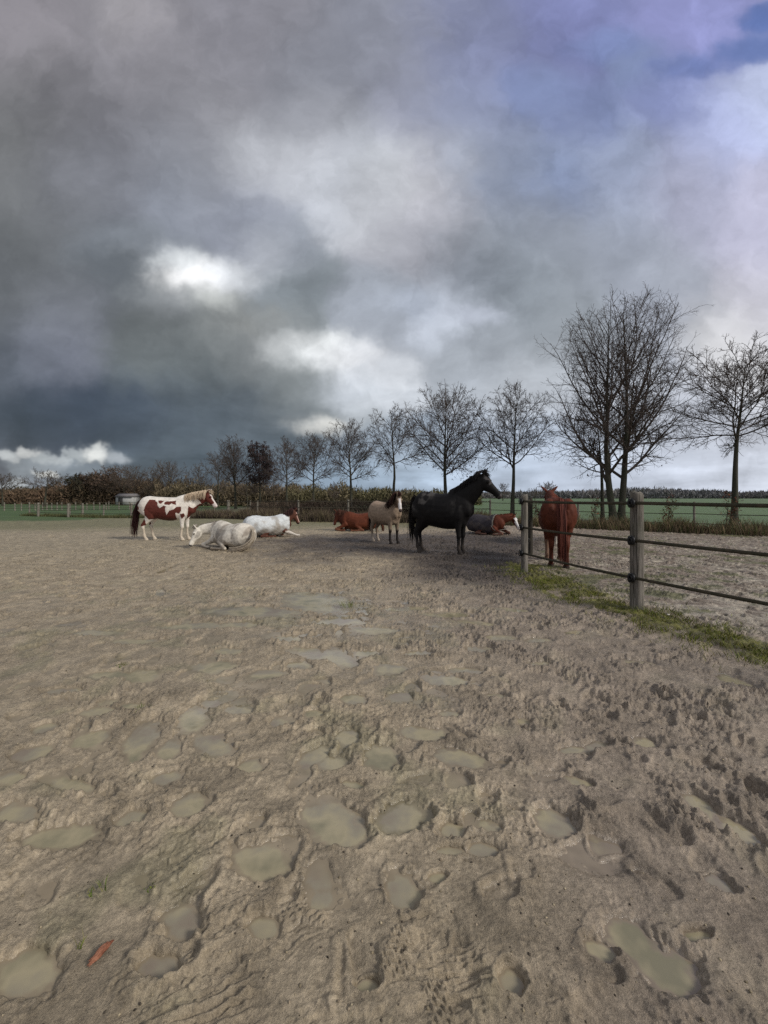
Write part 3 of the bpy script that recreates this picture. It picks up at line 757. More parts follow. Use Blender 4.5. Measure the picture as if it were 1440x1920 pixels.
# ------------------------------------------------------------------ fences
def wood_mat(name, c1, c2, moss=0.0):
    m, nt, b = new_mat(name); L = nt.links
    n = noise_node(nt, 42, 8, 0.7, stretch=(1, 1, 0.045), dist=0.5)
    cr = N(nt, 'ShaderNodeValToRGB'); cr.color_ramp.elements[0].position = 0.36; cr.color_ramp.elements[1].position = 0.62
    cr.color_ramp.elements[0].color = (*c2, 1); cr.color_ramp.elements[1].color = (*c1, 1)
    L.new(n.outputs[0], cr.inputs[0])
    n2 = noise_node(nt, 2.2, 4, 0.6); mx = N(nt, 'ShaderNodeMix', data_type='RGBA')
    mr = N(nt, 'ShaderNodeMapRange'); mr.inputs['From Min'].default_value = 0.45; mr.inputs['From Max'].default_value = 0.7; mr.inputs['To Max'].default_value = 0.6
    L.new(n2.outputs[0], mr.inputs[0]); L.new(mr.outputs[0], mx.inputs[0]); L.new(cr.outputs[0], mx.inputs[6]); mx.inputs[7].default_value = (0.06, 0.065, 0.04, 1)
    L.new(mx.outputs[2], b.inputs['Base Color']); b.inputs['Roughness'].default_value = 0.9; b.inputs['Specular IOR Level'].default_value = 0.15
    n3 = noise_node(nt, 80, 6, 0.7, stretch=(1, 1, 0.04))
    bp = N(nt, 'ShaderNodeBump'); bp.inputs['Strength'].default_value = 0.9; bp.inputs['Distance'].default_value = 0.012
    L.new(n3.outputs[0], bp.inputs['Height']); L.new(bp.outputs[0], b.inputs['Normal'])
    return m
M_post = wood_mat('weathered_post', (0.25, 0.225, 0.195), (0.045, 0.038, 0.032))
M_postfar = wood_mat('far_post', (0.27, 0.245, 0.205), (0.09, 0.078, 0.066))
M_postdark = wood_mat('dark_post', (0.055, 0.048, 0.04), (0.025, 0.022, 0.018))

def post_mesh(r, h, seed, nseg=24, rows=26, lean=(0, 0), rough=0.05):
    g = np.random.RandomState(seed)
    V = []; z = np.concatenate([np.linspace(-0.12, h - 0.02, rows), [h]])
    a = np.linspace(0, 2 * pi, nseg, endpoint=False)
    for i, zz in enumerate(z):
        rr = r * (1.06 - 0.10 * zz / h) * (1 + rough * np.array([perlin(np.array(cos(t) * 2.1), np.array(sin(t) * 2.1 + seed), 5)[()] for t in a])
                                           + 0.35 * rough * np.array([perlin(np.array(cos(t) * 5.0), np.array(sin(t) * 5.0 + zz * 0.7), 6)[()] for t in a]))
        if i == len(z) - 1: rr = rr * 0.90
        zt = zz + (0.02 * np.cos(a + seed) + 0.008 * np.sin(5 * a) if i >= len(z) - 2 else 0)
        V.append(np.stack([rr * np.cos(a) + lean[0] * zz, rr * np.sin(a) + lean[1] * zz, zz + 0 * a + (zt - zz)], 1))
    V = np.concatenate(V); nr = len(z)
    I = np.arange(nr * nseg).reshape(nr, nseg); J = np.roll(I, -1, 1)
    Qd = np.stack([I[:-1], J[:-1], J[1:], I[1:]], -1).reshape(-1, 4)
    ctr = len(V); V = np.concatenate([V, [[lean[0] * h, lean[1] * h, h - 0.012]]])
    T = np.stack([I[-1], J[-1], np.full(nseg, ctr)], 1)
    return mesh_np('post', V, Qd, T, True)

def bevel_box(V0, V1, name='box'):
    pass

def insulator_mesh():
    # ring-shaped tape insulator: a chunky torus with a hub and clamp
    VV, QQ, b = [], [], 0
    def torus(R1, r1, cx, ax, sc=(1, 1, 1)):
        nonlocal b
        u = np.linspace(0, 2 * pi, 18, endpoint=False); v = np.linspace(0, 2 * pi, 8, endpoint=False)
        U, W = np.meshgrid(u, v, indexing='ij')
        A = (R1 + r1 * np.cos(W)) * np.cos(U); B = (R1 + r1 * np.cos(W)) * np.sin(U); C_ = r1 * np.sin(W)
        P = np.stack([C_ * sc[0] + cx, A * sc[1], B * sc[2]], -1) if ax == 0 else np.stack([A * sc[0] + cx, C_ * sc[1], B * sc[2]], -1)
        VV.append(P.reshape(-1, 3)); I = b + np.arange(18 * 8).reshape(18, 8); J = np.roll(I, -1, 0); K = np.roll(I, -1, 1); Lq = np.roll(J, -1, 1)
        QQ.append(np.stack([I, J, Lq, K], -1).reshape(-1, 4)); b += 144
    torus(0.036, 0.013, 0, 0); torus(0.022, 0.011, -0.012, 0); torus(0.015, 0.012, 0.016, 0, (1.4, 1, 1)); torus(0.008, 0.009, 0.03, 0, (2.0, 1, 1))
    torus(0.034, 0.008, -0.022, 1, (0.5, 1, 1.2))
    return mesh_np('insulator', np.concatenate(VV), np.concatenate(QQ), None, True)
INS = insulator_mesh(); INS.materials.append(M_darkplastic)

def tape_mesh(pts, hw, th=0.003, sag=0.02, seg=14, twist=0.0, seed=0):
    """tape through 3D points, hw = half height"""
    g = np.random.RandomState(seed)
    P = []
    for k, (a, c) in enumerate(zip(pts[:-1], pts[1:])):
        a = np.array(a); c = np.array(c)
        for i in range(seg + (1 if k == len(pts) - 2 else 0)):
            t = i / seg; q = a + (c - a) * t; q[2] -= sag * 4 * t * (1 - t); P.append(q)
    P = np.array(P); T = np.gradient(P, axis=0); T[:, 2] = 0; T /= np.linalg.norm(T, axis=1, keepdims=True)
    S = np.stack([-T[:, 1], T[:, 0], 0 * T[:, 0]], 1)
    tw = twist * np.sin(np.arange(len(P)) * 0.9 + seed)
    U = np.stack([S[:, 0] * np.sin(tw), S[:, 1] * np.sin(tw), np.cos(tw)], 1)
    V = np.stack([P + U * hw + S * th, P + U * hw - S * th, P - U * hw - S * th, P - U * hw + S * th], 1)
    n = len(P); I = np.arange(n * 4).reshape(n, 4); J = np.roll(I, -1, 1)
    Qd = np.stack([I[:-1], J[:-1], J[1:], I[1:]], -1).reshape(-1, 4)
    Qd = np.concatenate([Qd, [[0, 1, 2, 3]], [[n * 4 - 1, n * 4 - 2, n * 4 - 3, n * 4 - 4]]])
    return mesh_np('tape', V.reshape(-1, 3), Qd)

# near fence
nf = tag(empty('paddock_fence', (3.23, 5.09, 0)), 'near paddock fence of thick grey round posts with three brown tape rails', 'fence')
ox, oy = 3.23, 5.09
NP = [((5.4, -0.4), 0.078, 1.47, (1.38, 0.90, 0.42)), ((4.55, 2.3), 0.075, 1.46, (1.38, 0.90, 0.42)), ((3.23, 5.09), 0.076, 1.515, (1.375, 0.90, 0.425)), ((2.67, 7.57), 0.062, 1.49, (1.37, 0.875, 0.39)), ((3.63, 9.9), 0.060, 1.43, (1.37, 0.88, 0.40))]
for i, ((x, y), r, h, rails) in enumerate(NP):
    po = obj('post', post_mesh(r, h, 40 + i, rough=0.09), M_postdark if i == 4 else M_post, nf)
    po.location = (x - ox, y - oy, 0)
    if i == 4: po['label'] = 'darker weathered post at the end of the fence'
    for zz in rails:
        io = obj('insulator', INS, None, po)
        io.location = (-r - 0.008, -0.03, zz); io.scale = (1.25, 1.25, 1.25)
for k in range(3):
    pts = [(x - ox - r * 0.75, y - oy - r * 0.75, rails[k]) for ((x, y), r, h, rails) in NP]
    pts[-1] = (NP[-1][0][0] - ox - 0.02, NP[-1][0][1] - oy - 0.066, NP[-1][3][k])
    obj('tape', tape_mesh(pts, (0.021, 0.020, 0.019)[k], 0.0025, 0.012, twist=0.15, seed=k), M_tape, nf)

# far fences
def far_fence(name, pts, h, label, rails, hw, seed, r=0.055, group=None, wide=None, mat=M_postfar):
    x0, y0 = pts[len(pts) // 2]
    root = tag(empty(name, (x0, y0, 0)), label, 'fence', group)
    g = random.Random(seed)
    for i, (x, y) in enumerate(pts):
        hh = h * g.uniform(0.95, 1.05)
        o = obj('post', post_mesh(r * g.uniform(0.85, 1.15), hh, seed + i, 8, 4, (g.uniform(-0.02, 0.02), 0)), mat, root)
        o.location = (x - x0, y - y0, float(base_z(x, y)))
    for k, zz in enumerate(rails):
        P = [(x - x0, y - y0 - r - 0.004, float(base_z(x, y)) + zz * h) for (x, y) in pts]
        obj('tape', tape_mesh(P, hw, 0.002, 0.02, 6, seed=k), M_tape, root)
    return root
far_fence('paddock_fence', FF[:6], 1.22, 'far paddock fence of thin pale posts before the green field on the right', (0.92, 0.60, 0.26), 0.016, 60, 0.05)
far_fence('paddock_fence', FF[5:11], 1.26, 'fence behind the lying horses with pale posts and dark tapes', (0.94, 0.62, 0.28), 0.024, 70, 0.06)
far_fence('paddock_fence', FF[10:], 1.24, 'fence at the far left around the green meadow', (0.94, 0.62, 0.28), 0.022, 80, 0.075)
B2 = [(at(px, Y)[0], Y) for px, Y in ((700, 29.5), (660, 30), (584, 31.5), (520, 33), (469, 35), (430, 36.5), (402, 38))]
far_fence('paddock_fence', B2, 1.2, 'second fence beyond a narrow lane behind the lying horses', (0.95, 0.6), 0.02, 90, 0.055)
B3 = [(at(px, 55 + (px) * 0.02)[0], 55 + (px) * 0.02) for px in (-12, 8, 28, 40, 55, 66, 80, 88, 97, 107, 116, 142, 163, 176, 187, 199, 204, 223, 243, 262)]
far_fence('paddock_fence', B3, 1.15, 'long fence of many pale posts in front of the left woodland', (0.95, 0.6, 0.3), 0.025, 120, 0.075)
B4 = [(at(px, 46)[0], 46.0) for px in (-40, 72, 128, 155)]
far_fence('paddock_fence', [(at(72, 39)[0], 39.0), (at(128, 37.5)[0], 37.5), (at(155, 40)[0], 40.0)], 1.3, 'short fence with three broad pale posts by the green meadow', (0.9, 0.5), 0.02, 150, 0.10)

# ------------------------------------------------------------------ shed and farm
def boxm(x0, x1, y0, y1, z0, z1, name='wall'):
    V = [(x, y, z) for z in (z0, z1) for y in (y0, y1) for x in (x0, x1)]
    Qd = [(0, 2, 3, 1), (4, 5, 7, 6), (0, 1, 5, 4), (2, 6, 7, 3), (0, 4, 6, 2), (1, 3, 7, 5)]
    return mesh_np(name, V, Qd)
def prism(x0, x1, y0, y1, z0, z1, name='roof'):
    ym = (y0 + y1) / 2
    V = [(x0, y0, z0), (x1, y0, z0), (x1, y1, z0), (x0, y1, z0), (x0, ym, z1), (x1, ym, z1)]
    return mesh_np(name, V, [(0, 3, 2, 1), (0, 1, 5, 4), (2, 3, 4, 5)], [(0, 4, 3), (1, 2, 5)])
M_white = plain('white_boards', (0.36, 0.36, 0.35), 0.7, 0.3, 3, 0.4, 10, (8, 1, 0.2))
M_roof = plain('roof', (0.16, 0.15, 0.15), 0.8, 0.3, 2)
X, Y, z = at(240, 92)
sh = tag(empty('shed', (X, Y, z)), 'small white boarded shed behind the fence left of the pinto horse', 'shed')
obj('wall', boxm(-1.9, 1.9, -1.4, 1.4, 0, 2.0), M_white, sh)
obj('roof', prism(-2.1, 2.1, -1.7, 1.7, 2.0, 2.7), M_roof, sh)
obj('door', boxm(-1.3, -0.3, -1.44, -1.405, 0.02, 1.8, 'door'), plain('door_dark', (0.03, 0.03, 0.03), 0.8), sh)
X, Y, z = at(1428, 470)
fh = tag(empty('farmhouse', (X, Y, z)), 'tiny pale farmhouse on the right horizon', 'farmhouse')
obj('wall', boxm(-5, 5, -4, 4, 0, 3), M_white, fh)
obj('roof', prism(-5.5, 5.5, -4.5, 4.5, 3, 5.5), plain('red_roof', (0.17, 0.13, 0.12), 0.8), fh)

# ------------------------------------------------------------------ horses
def catmull(P, sub):
    P = np.asarray(P, float)
    Q = np.concatenate([[2 * P[0] - P[1]], P, [2 * P[-1] - P[-2]]])
    out = []
    for i in range(1, len(Q) - 2):
        for k in range(sub):
            t = k / sub
            out.append(0.5 * ((2 * Q[i]) + (-Q[i - 1] + Q[i + 1]) * t + (2 * Q[i - 1] - 5 * Q[i] + 4 * Q[i + 1] - Q[i + 2]) * t * t + (-Q[i - 1] + 3 * Q[i] - 3 * Q[i + 1] + Q[i + 2]) * t ** 3))
    out.append(P[-1])
    return np.array(out)

class Blob:
    def __init__(s): s.V = []; s.Q = []; s.T = []; s.n = 0
    def loft(s, rows, ref, sub=4, ns=16):
        """rows: (x,y,z,a lateral,b) ; ref: reference 'up' vector"""
        A = catmull(np.array(rows, float), sub)
        C = A[:, :3]; a = np.maximum(A[:, 3], 0.004); b = np.maximum(A[:, 4], 0.004)
        T = np.gradient(C, axis=0); T /= np.linalg.norm(T, axis=1, keepdims=True) + 1e-9
        ref = np.array(ref, float)
        S = np.cross(T, ref[None]); S /= np.linalg.norm(S, axis=1, keepdims=True) + 1e-9
        U = np.cross(S, T)
        th = np.linspace(0, 2 * pi, ns, endpoint=False)
        ring = C[:, None] + a[:, None, None] * np.cos(th)[None, :, None] * S[:, None] + b[:, None, None] * np.sin(th)[None, :, None] * U[:, None]
        k = len(C); I = s.n + np.arange(k * ns).reshape(k, ns); J = np.roll(I, -1, 1)
        s.V.append(ring.reshape(-1, 3)); s.Q.append(np.stack([I[:-1], J[:-1], J[1:], I[1:]], -1).reshape(-1, 4)); s.n += k * ns
        e0 = C[0] - T[0] * min(a[0], b[0]) * 0.6; e1 = C[-1] + T[-1] * min(a[-1], b[-1]) * 0.6
        s.V.append(np.array([e0, e1]))
        s.T.append(np.stack([J[0], I[0], np.full(ns, s.n)], 1)); s.T.append(np.stack([I[-1], J[-1], np.full(ns, s.n + 1)], 1)); s.n += 2
    def ell(s, c, r, rot=None):
        u = np.linspace(0, pi, 9)[1:-1]; v = np.linspace(0, 2 * pi, 14, endpoint=False)
        P = np.array([[cos(q) for q in u for w in v], [sin(q) * cos(w) for q in u for w in v], [sin(q) * sin(w) for q in u for w in v]]).T
        P = np.concatenate([P, [[1, 0, 0], [-1, 0, 0]]]) * np.array(r)
        if rot is not None: P = P @ np.array(rot).T
        P = P + np.array(c)
        k, ns = len(u), len(v); I = s.n + np.arange(k * ns).reshape(k, ns); J = np.roll(I, -1, 1)
        s.V.append(P); s.Q.append(np.stack([I[:-1], I[1:], J[1:], J[:-1]], -1).reshape(-1, 4))
        a0 = s.n + k * ns
        s.T.append(np.stack([I[0], J[0], np.full(ns, a0)], 1)); s.T.append(np.stack([J[-1], I[-1], np.full(ns, a0 + 1)], 1)); s.n += k * ns + 2
    def mesh(s, voxel, smooth_it=5, name='body'):
        me = mesh_np(name, np.concatenate(s.V), np.concatenate(s.Q), np.concatenate(s.T), True)
        o = bpy.data.objects.new('tmp', me); COL.objects.link(o)
        m = o.modifiers.new('r', 'REMESH'); m.mode = 'VOXEL'; m.voxel_size = voxel; m.use_smooth_shade = True
        m2 = o.modifiers.new('s', 'SMOOTH'); m2.factor = 0.5; m2.iterations = smooth_it
        dg = bpy.context.evaluated_depsgraph_get(); dg.update()
        out = bpy.data.meshes.new_from_object(o.evaluated_get(dg))
        bpy.data.objects.remove(o); bpy.data.meshes.remove(me)
        out.name = name
        return out

def nrm(v):
    v = np.array(v, float); return v / np.linalg.norm(v)

def add_head(B, poll, muz, up, sc=1.0, ear_fwd=0.15, ear_out=0.25):
    poll = np.array(poll, float); muz = np.array(muz, float)
    t = nrm(muz - poll); Lh = np.linalg.norm(muz - poll)
    n = np.array(up, float); n = nrm(n - t * np.dot(n, t)); s = np.cross(t, n)
    rows = []
    for f, off, b, a in ((-0.06, -0.02, 0.085, 0.065), (0.06, -0.03, 0.120, 0.090), (0.22, -0.045, 0.145, 0.100), (0.38, -0.045, 0.130, 0.092), (0.55, -0.025, 0.098, 0.072), (0.72, -0.012, 0.080, 0.058), (0.88, -0.012, 0.076, 0.058), (0.98, -0.014, 0.060, 0.050)):
        c = poll + t * f * Lh + n * off * sc
        rows.append((*c, a * sc * 0.95, b * sc * 0.93))
    B.loft(rows, n, 3, 14)
    for sg in (-1, 1):     # brow ridge, nostril
        B.ell(poll + t * 0.30 * Lh + n * 0.045 * sc + s * sg * 0.068 * sc, (0.035 * sc, 0.035 * sc, 0.028 * sc))
        B.ell(poll + t * 0.93 * Lh + n * 0.015 * sc + s * sg * 0.040 * sc, (0.03 * sc, 0.024 * sc, 0.026 * sc))
        e0 = poll + t * 0.0 + n * 0.035 * sc + s * sg * 0.050 * sc
        d = nrm(-t * 0.75 + n * (0.75 + ear_fwd * 0) + s * sg * ear_out)
        d = nrm(n * 0.85 - t * (0.55 - ear_fwd) + s * sg * ear_out)
        L = 0.165 * sc
        rows = [(*(e0 + d * L * f), w * sc, w2 * sc) for f, w, w2 in ((-0.15, 0.030, 0.026), (0.15, 0.036, 0.024), (0.45, 0.036, 0.020), (0.75, 0.024, 0.016), (0.98, 0.010, 0.010))]
        B.loft(rows, t, 2, 8)
    eyes = [poll + t * 0.31 * Lh + n * 0.030 * sc + s * sg * 0.088 * sc for sg in (-1, 1)]
    return dict(poll=poll, t=t, n=n, s=s, L=Lh, sc=sc, eyes=eyes)

TORSO = [(-0.84, 0, 1.16, 0.09, 0.13), (-0.76, 0, 1.15, 0.20, 0.25), (-0.60, 0, 1.15, 0.275, 0.345), (-0.40, 0, 1.125, 0.29, 0.355), (-0.15, 0, 1.09, 0.305, 0.355), (0.10, 0, 1.07, 0.315, 0.365),
         (0.32, 0, 1.09, 0.285, 0.375), (0.50, 0, 1.14, 0.235, 0.385), (0.64, 0, 1.16, 0.20, 0.32), (0.76, 0, 1.15, 0.165, 0.225), (0.84, 0, 1.13, 0.10, 0.12)]

def front_leg(B, sg, dx=0.0, knee=0.0, foot=None, r=1.0):
    x = 0.52; y = sg * 0.155; fx = x + dx
    k = dx * 0.5 + knee
    rows = [(x - 0.02, sg * 0.15, 1.12, 0.075, 0.17), (x + 0.00, sg * 0.165, 0.92, 0.078, 0.135), (x + k * 0.4, y, 0.78, 0.064, 0.088), (x + k * 0.8, y * 0.97, 0.62, 0.050, 0.064), (x + k + 0.01, y * 0.95, 0.50, 0.044, 0.050),
            (x + k + 0.012, y * 0.95, 0.45, 0.046, 0.050), (x + k + (fx - x - k) * 0.2, y * 0.95, 0.39, 0.036, 0.036), (x + k + (fx - x - k) * 0.6, y * 0.95, 0.26, 0.032, 0.034), (fx, y * 0.95, 0.155, 0.037, 0.042), (fx + 0.02, y * 0.95, 0.105, 0.032, 0.036),
            (fx + 0.045, y * 0.95, 0.06, 0.045, 0.055), (fx + 0.055, y * 0.95, 0.012, 0.055, 0.068)]
    rows = [(a, b, c, d * r, e * r) for a, b, c, d, e in rows]
    B.loft(rows, (1, 0, 0), 3, 12)

def hind_leg(B, sg, dx=0.0, r=1.0):
    x = -0.62; y = sg * 0.145
    rows = [(x + 0.06, sg * 0.14, 1.22, 0.10, 0.20), (x + 0.06, sg * 0.165, 1.02, 0.115, 0.205), (x + 0.12 + dx * 0.1, sg * 0.17, 0.87, 0.095, 0.165), (x + 0.06 + dx * 0.3, y, 0.74, 0.072, 0.115), (x - 0.03 + dx * 0.6, y, 0.62, 0.052, 0.075),
            (x - 0.10 + dx * 0.9, y, 0.52, 0.045, 0.058), (x - 0.105 + dx * 0.95, y, 0.46, 0.042, 0.052), (x - 0.085 + dx, y, 0.38, 0.035, 0.038), (x - 0.065 + dx, y, 0.26, 0.033, 0.036), (x - 0.05 + dx, y, 0.155, 0.038, 0.044),
            (x - 0.025 + dx, y, 0.105, 0.033, 0.038), (x + 0.0 + dx, y, 0.06, 0.045, 0.055), (x + 0.01 + dx, y, 0.012, 0.054, 0.066)]
    rows = [(a, b, c, d * r, e * r) for a, b, c, d, e in rows]
    B.loft(rows, (1, 0, 0), 3, 12)
    B.ell((x - 0.145 + dx * 0.95, y, 0.52), (0.03, 0.025, 0.04))

def strands(roots, dirs, ln, r, k, rng, grav, wob=0.06, outl=None):
    n = len(roots); pts = np.zeros((n, k, 3)); pts[:, 0] = roots
    d = dirs / np.linalg.norm(dirs, axis=1, keepdims=True)
    for i in range(1, k):
        d = d + np.array([0, 0, -1.0]) * grav + rng.randn(n, 3) * wob
        d /= np.linalg.norm(d, axis=1, keepdims=True)
        pts[:, i] = pts[:, i - 1] + d * (ln / (k - 1))[:, None]
    t = np.linspace(0, 1, k)[None]
    rad = r[:, None] * (1 - 0.85 * t ** 1.6)
    return pts, rad

def hair_obj(name, chains, c1, c2, parent, rng):
    me = tubes(chains, 4, name)
    n = len(me.vertices); V = np.zeros(n * 3, np.float32); me.vertices.foreach_get('co', V)
    t = []
    for pts, rad in chains:
        m = pts.shape[0]; u = rng.rand(m)
        t.append(np.repeat(u, pts.shape[1] * 4))
    t = np.concatenate(t)[:, None]
    vcol(me, np.array(c1) * (1 - t) + np.array(c2) * t)
    return obj(name, me, M_hair, parent)
M_hair = attr_mat('horse_hair', 0.7, 0.12, 40, 0.25)

def mane(parent, path, side, length, c1, c2, seed, n=260, forelock=None, r=0.009, lift=0.35):
    """path: crest points with outward normal; side: lateral vector"""
    rng = np.random.RandomState(seed)
    P = catmull(np.array(path, float), 8)
    t = rng.rand(n) * (len(P) - 1.001); i = t.astype(int); f = (t - i)[:, None]
    roots = P[i] * (1 - f) + P[i + 1] * f + rng.randn(n, 3) * 0.010
    side = np.array(side, float)
    d = side[None] * (0.6 + 0.5 * rng.rand(n, 1)) + np.array([0, 0, lift]) + rng.randn(n, 3) * 0.10
    ln = length * (0.6 + 0.5 * rng.rand(n))
    ch = [strands(roots, d, ln, np.full(n, r), 6, rng, 0.62, 0.045)]
    if forelock:
        fr, fd, fl = forelock; m = 34
        ch.append(strands(np.array(fr)[None] + rng.randn(m, 3) * 0.018, np.array(fd)[None] + rng.randn(m, 3) * 0.18, fl * (0.6 + 0.5 * rng.rand(m)), np.full(m, r), 6, rng, 0.15, 0.05))
    return hair_obj('mane', ch, c1, c2, parent, rng)

def tail(parent, root, dirn, length, c1, c2, seed, n=110, spread=0.05, r=0.012, grav=0.55):
    rng = np.random.RandomState(seed)
    roots = np.array(root)[None] + rng.randn(n, 3) * np.array([0.018, 0.028, 0.03])
    d = np.array(dirn)[None] + rng.randn(n, 3) * spread * 2
    ln = length * (0.55 + 0.48 * rng.rand(n))
    return hair_obj('tail', [strands(roots, d, ln, np.full(n, r), 10, rng, grav, spread)], c1, c2, parent, rng)

def paint(me, fn, hd):
    n = len(me.vertices); V = np.zeros(n * 3, np.float32); me.vertices.foreach_get('co', V); V = V.reshape(-1, 3).astype(float)
    D = V - hd['poll']; f = D @ hd['t'] / hd['L']; w = D @ hd['n']; s = D @ hd['s']
    ish = (f > -0.12) & (np.abs(s) < 0.2) & (np.abs(w) < 0.32) & (f < 1.2)
    nz = fbm(V[:, 0] * 6 + V[:, 1] * 3, V[:, 2] * 6 + V[:, 1] * 2, 3, 5)
    C = fn(V, f, w, s, ish, nz)
    vcol(me, np.clip(C, 0.003, 0.9))

def finish(root, me, hd, fn):
    paint(me, fn, hd)
    obj('body', me, M_hair_coat, root)
    for e in hd['eyes']:
        B = Blob(); B.ell((0, 0, 0), (0.022, 0.022, 0.020))
        eo = obj('eye', mesh_np('eye', np.concatenate(B.V), np.concatenate(B.Q), np.concatenate(B.T), True), M_eye, root); eo.location = e * 1.0

def inpoly(x, y, poly):
    c = np.zeros(x.shape, bool); n = len(poly); j = n - 1
    for i in range(n):
        xi, yi = poly[i]; xj, yj = poly[j]
        m = ((yi > y) != (yj > y)) & (x < (xj - xi) * (y - yi) / (yj - yi + 1e-12) + xi)
        c ^= m; j = i
    return c

def yaw_of(fx, fy): return math.atan2(fy, fx)
def place(px, Y, fwd, label, s=1.0, sx=None):
    X, _, z = at(px, Y)
    r = empty('horse', (X, Y, z - 0.012), yaw_of(*fwd), s)
    if sx: r.scale = (sx * s, s, s)
    return tag(r, label, 'horse', 'horses in the paddock')

def lerp(C, c, w):
    return C + (np.array(c) - C) * np.asarray(w)[:, None]

def standing(neck, poll, muz, up, fl=(0, 0), hl=(0, 0), belly=1.0, fat=1.0, hsc=1.0, neckr=None, leg=1.0, torso=None, ear_fwd=0.15, ear_out=0.25, haunch=0):
    B = Blob()
    for sg in ((-1, 1) if haunch else ()): B.ell((-0.54, sg * 0.185, 1.13), (0.28, 0.19, 0.36)); B.ell((-0.58, sg * 0.165, 0.86), (0.17, 0.12, 0.26))
    T = [(x, y, z - (belly - 1) * b, a * fat, b * belly) for x, y, z, a, b in (torso or TORSO)]
    B.loft(T, (0, 0, 1), 4, 20)
    B.ell((-0.52, 0.13, 1.16), (0.26, 0.155 * fat, 0.28)); B.ell((-0.52, -0.13, 1.16), (0.26, 0.155 * fat, 0.28))       # haunches
    B.ell((0.50, 0.11, 1.12), (0.17, 0.125, 0.30)); B.ell((0.50, -0.11, 1.12), (0.17, 0.125, 0.30))   # shoulders
    B.ell((0.74, 0.07, 1.06), (0.12, 0.10, 0.17)); B.ell((0.74, -0.07, 1.06), (0.12, 0.10, 0.17))
    for sg, d in ((-1, fl[0]), (1, fl[1])): front_leg(B, sg, d, r=leg)
    for sg, d in ((-1, hl[0]), (1, hl[1])): hind_leg(B, sg, d, r=leg)
    B.loft(neck, (0, 0, 1) if neckr is None else neckr, 4, 16)
    hd = add_head(B, poll, muz, up, hsc, ear_fwd, ear_out)
    return B, hd

def nk(pts):   # neck rows (x,y,z,lateral,depth)
    return pts

# ---- pinto (side view, facing right)
def pinto():
    root = place(316, 13.5, (1, 0.04), 'brown and white pinto horse standing with blonde mane, facing right', 1.0, 1.04)
    neck = [(0.38, 0, 1.20, 0.16, 0.30), (0.58, 0, 1.26, 0.135, 0.30), (0.80, 0, 1.34, 0.11, 0.26), (1.00, 0, 1.42, 0.095, 0.215), (1.17, 0, 1.49, 0.085, 0.165), (1.25, 0, 1.53, 0.07, 0.12)]
    B, hd = standing(neck, (1.24, 0, 1.58), (1.54, 0, 1.12), (1, 0, 0.9), fl=(-0.06, 0.02), hl=(-0.02, 0.10), fat=1.05, leg=1.12, belly=1.04, hsc=1.06, torso=[(x * 1.08 - 0.03, y, z, a, b * (1.05 if -0.3 < x < 0.3 else 1)) for x, y, z, a, b in TORSO])
    me = B.mesh(0.017)
    k = 0.00226
    def pt(ix, iy): return ((ix - 540) * k - 0.06, (815 - iy) * k)
    polys = [[(350,205),(430,210),(475,260),(480,300),(515,330),(560,290),(595,300),(588,370),(600,430),(640,370),(700,345),(740,310),(790,310),(798,370),(760,415),(720,400),(715,500),(620,525),(520,520),(440,490),(340,500),(290,440),(285,360),(310,290)],
             [(470,215),(555,225),(520,270),(490,255)], [(565,245),(600,232),(715,222),(722,285),(660,262),(640,285),(600,282),(570,270)],
             [(780,415),(830,408),(838,450),(800,488),(778,460)], [(885,300),(940,330),(1010,270),(1080,262),(1140,240),(1100,300),(1000,320),(945,370),(930,470),(850,545),(830,500),(870,400)],
             [(110,260),(165,300),(200,310),(205,350),(170,360),(230,430),(290,520),(295,580),(200,610),(120,600)]]
    polys = [[pt(*p) for p in q] for q in polys]
    def col(V, f, w, s, ish, nz):
        C = np.tile(np.array([0.68, 0.63, 0.56]), (len(V), 1)) * (1 + 0.15 * nz)[:, None]
        brown = np.array([0.105, 0.030, 0.022])
        x = V[:, 0] + 0.018 * nz; z = V[:, 2] + 0.018 * nz
        m = np.zeros(len(V), bool)
        for q in polys: m |= inpoly(x, z, q)
        C[m] = brown * (1 + 0.3 * nz[m])[:, None]
        belly = smooth((0.80 - V[:, 2]) / 0.1) * (np.abs(V[:, 0]) < 0.5)
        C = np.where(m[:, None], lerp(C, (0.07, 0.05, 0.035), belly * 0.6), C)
        C = lerp(C, (0.42, 0.34, 0.24), smooth((0.55 - V[:, 2]) / 0.2) * 0.7 * (~m))
        hb = ish & (f > -0.1)
        C[hb] = brown
        C[hb & (w > 0.018 + 0.02 * np.abs(s) / 0.05) & (np.abs(s) < 0.058) & (f > 0.15)] = (0.66, 0.60, 0.55)
        C[hb & (f > 0.74)] = (0.62, 0.54, 0.50)
        return C
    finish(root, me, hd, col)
    crest = [(0.55, 0, 1.53), (0.75, 0, 1.60), (0.95, 0, 1.645), (1.12, 0, 1.675), (1.22, 0, 1.685)]
    mane(root, crest, (0.05, -1, 0), 0.36, (0.55, 0.45, 0.33), (0.34, 0.25, 0.17), 3, 300, ((1.27, 0, 1.68), (0.6, 0, -0.2), 0.2))
    tail(root, (-0.90, 0, 1.30), (-0.35, 0, -0.3), 1.22, (0.018, 0.008, 0.008), (0.05, 0.018, 0.016), 4, 150, 0.035, 0.014)
pinto()

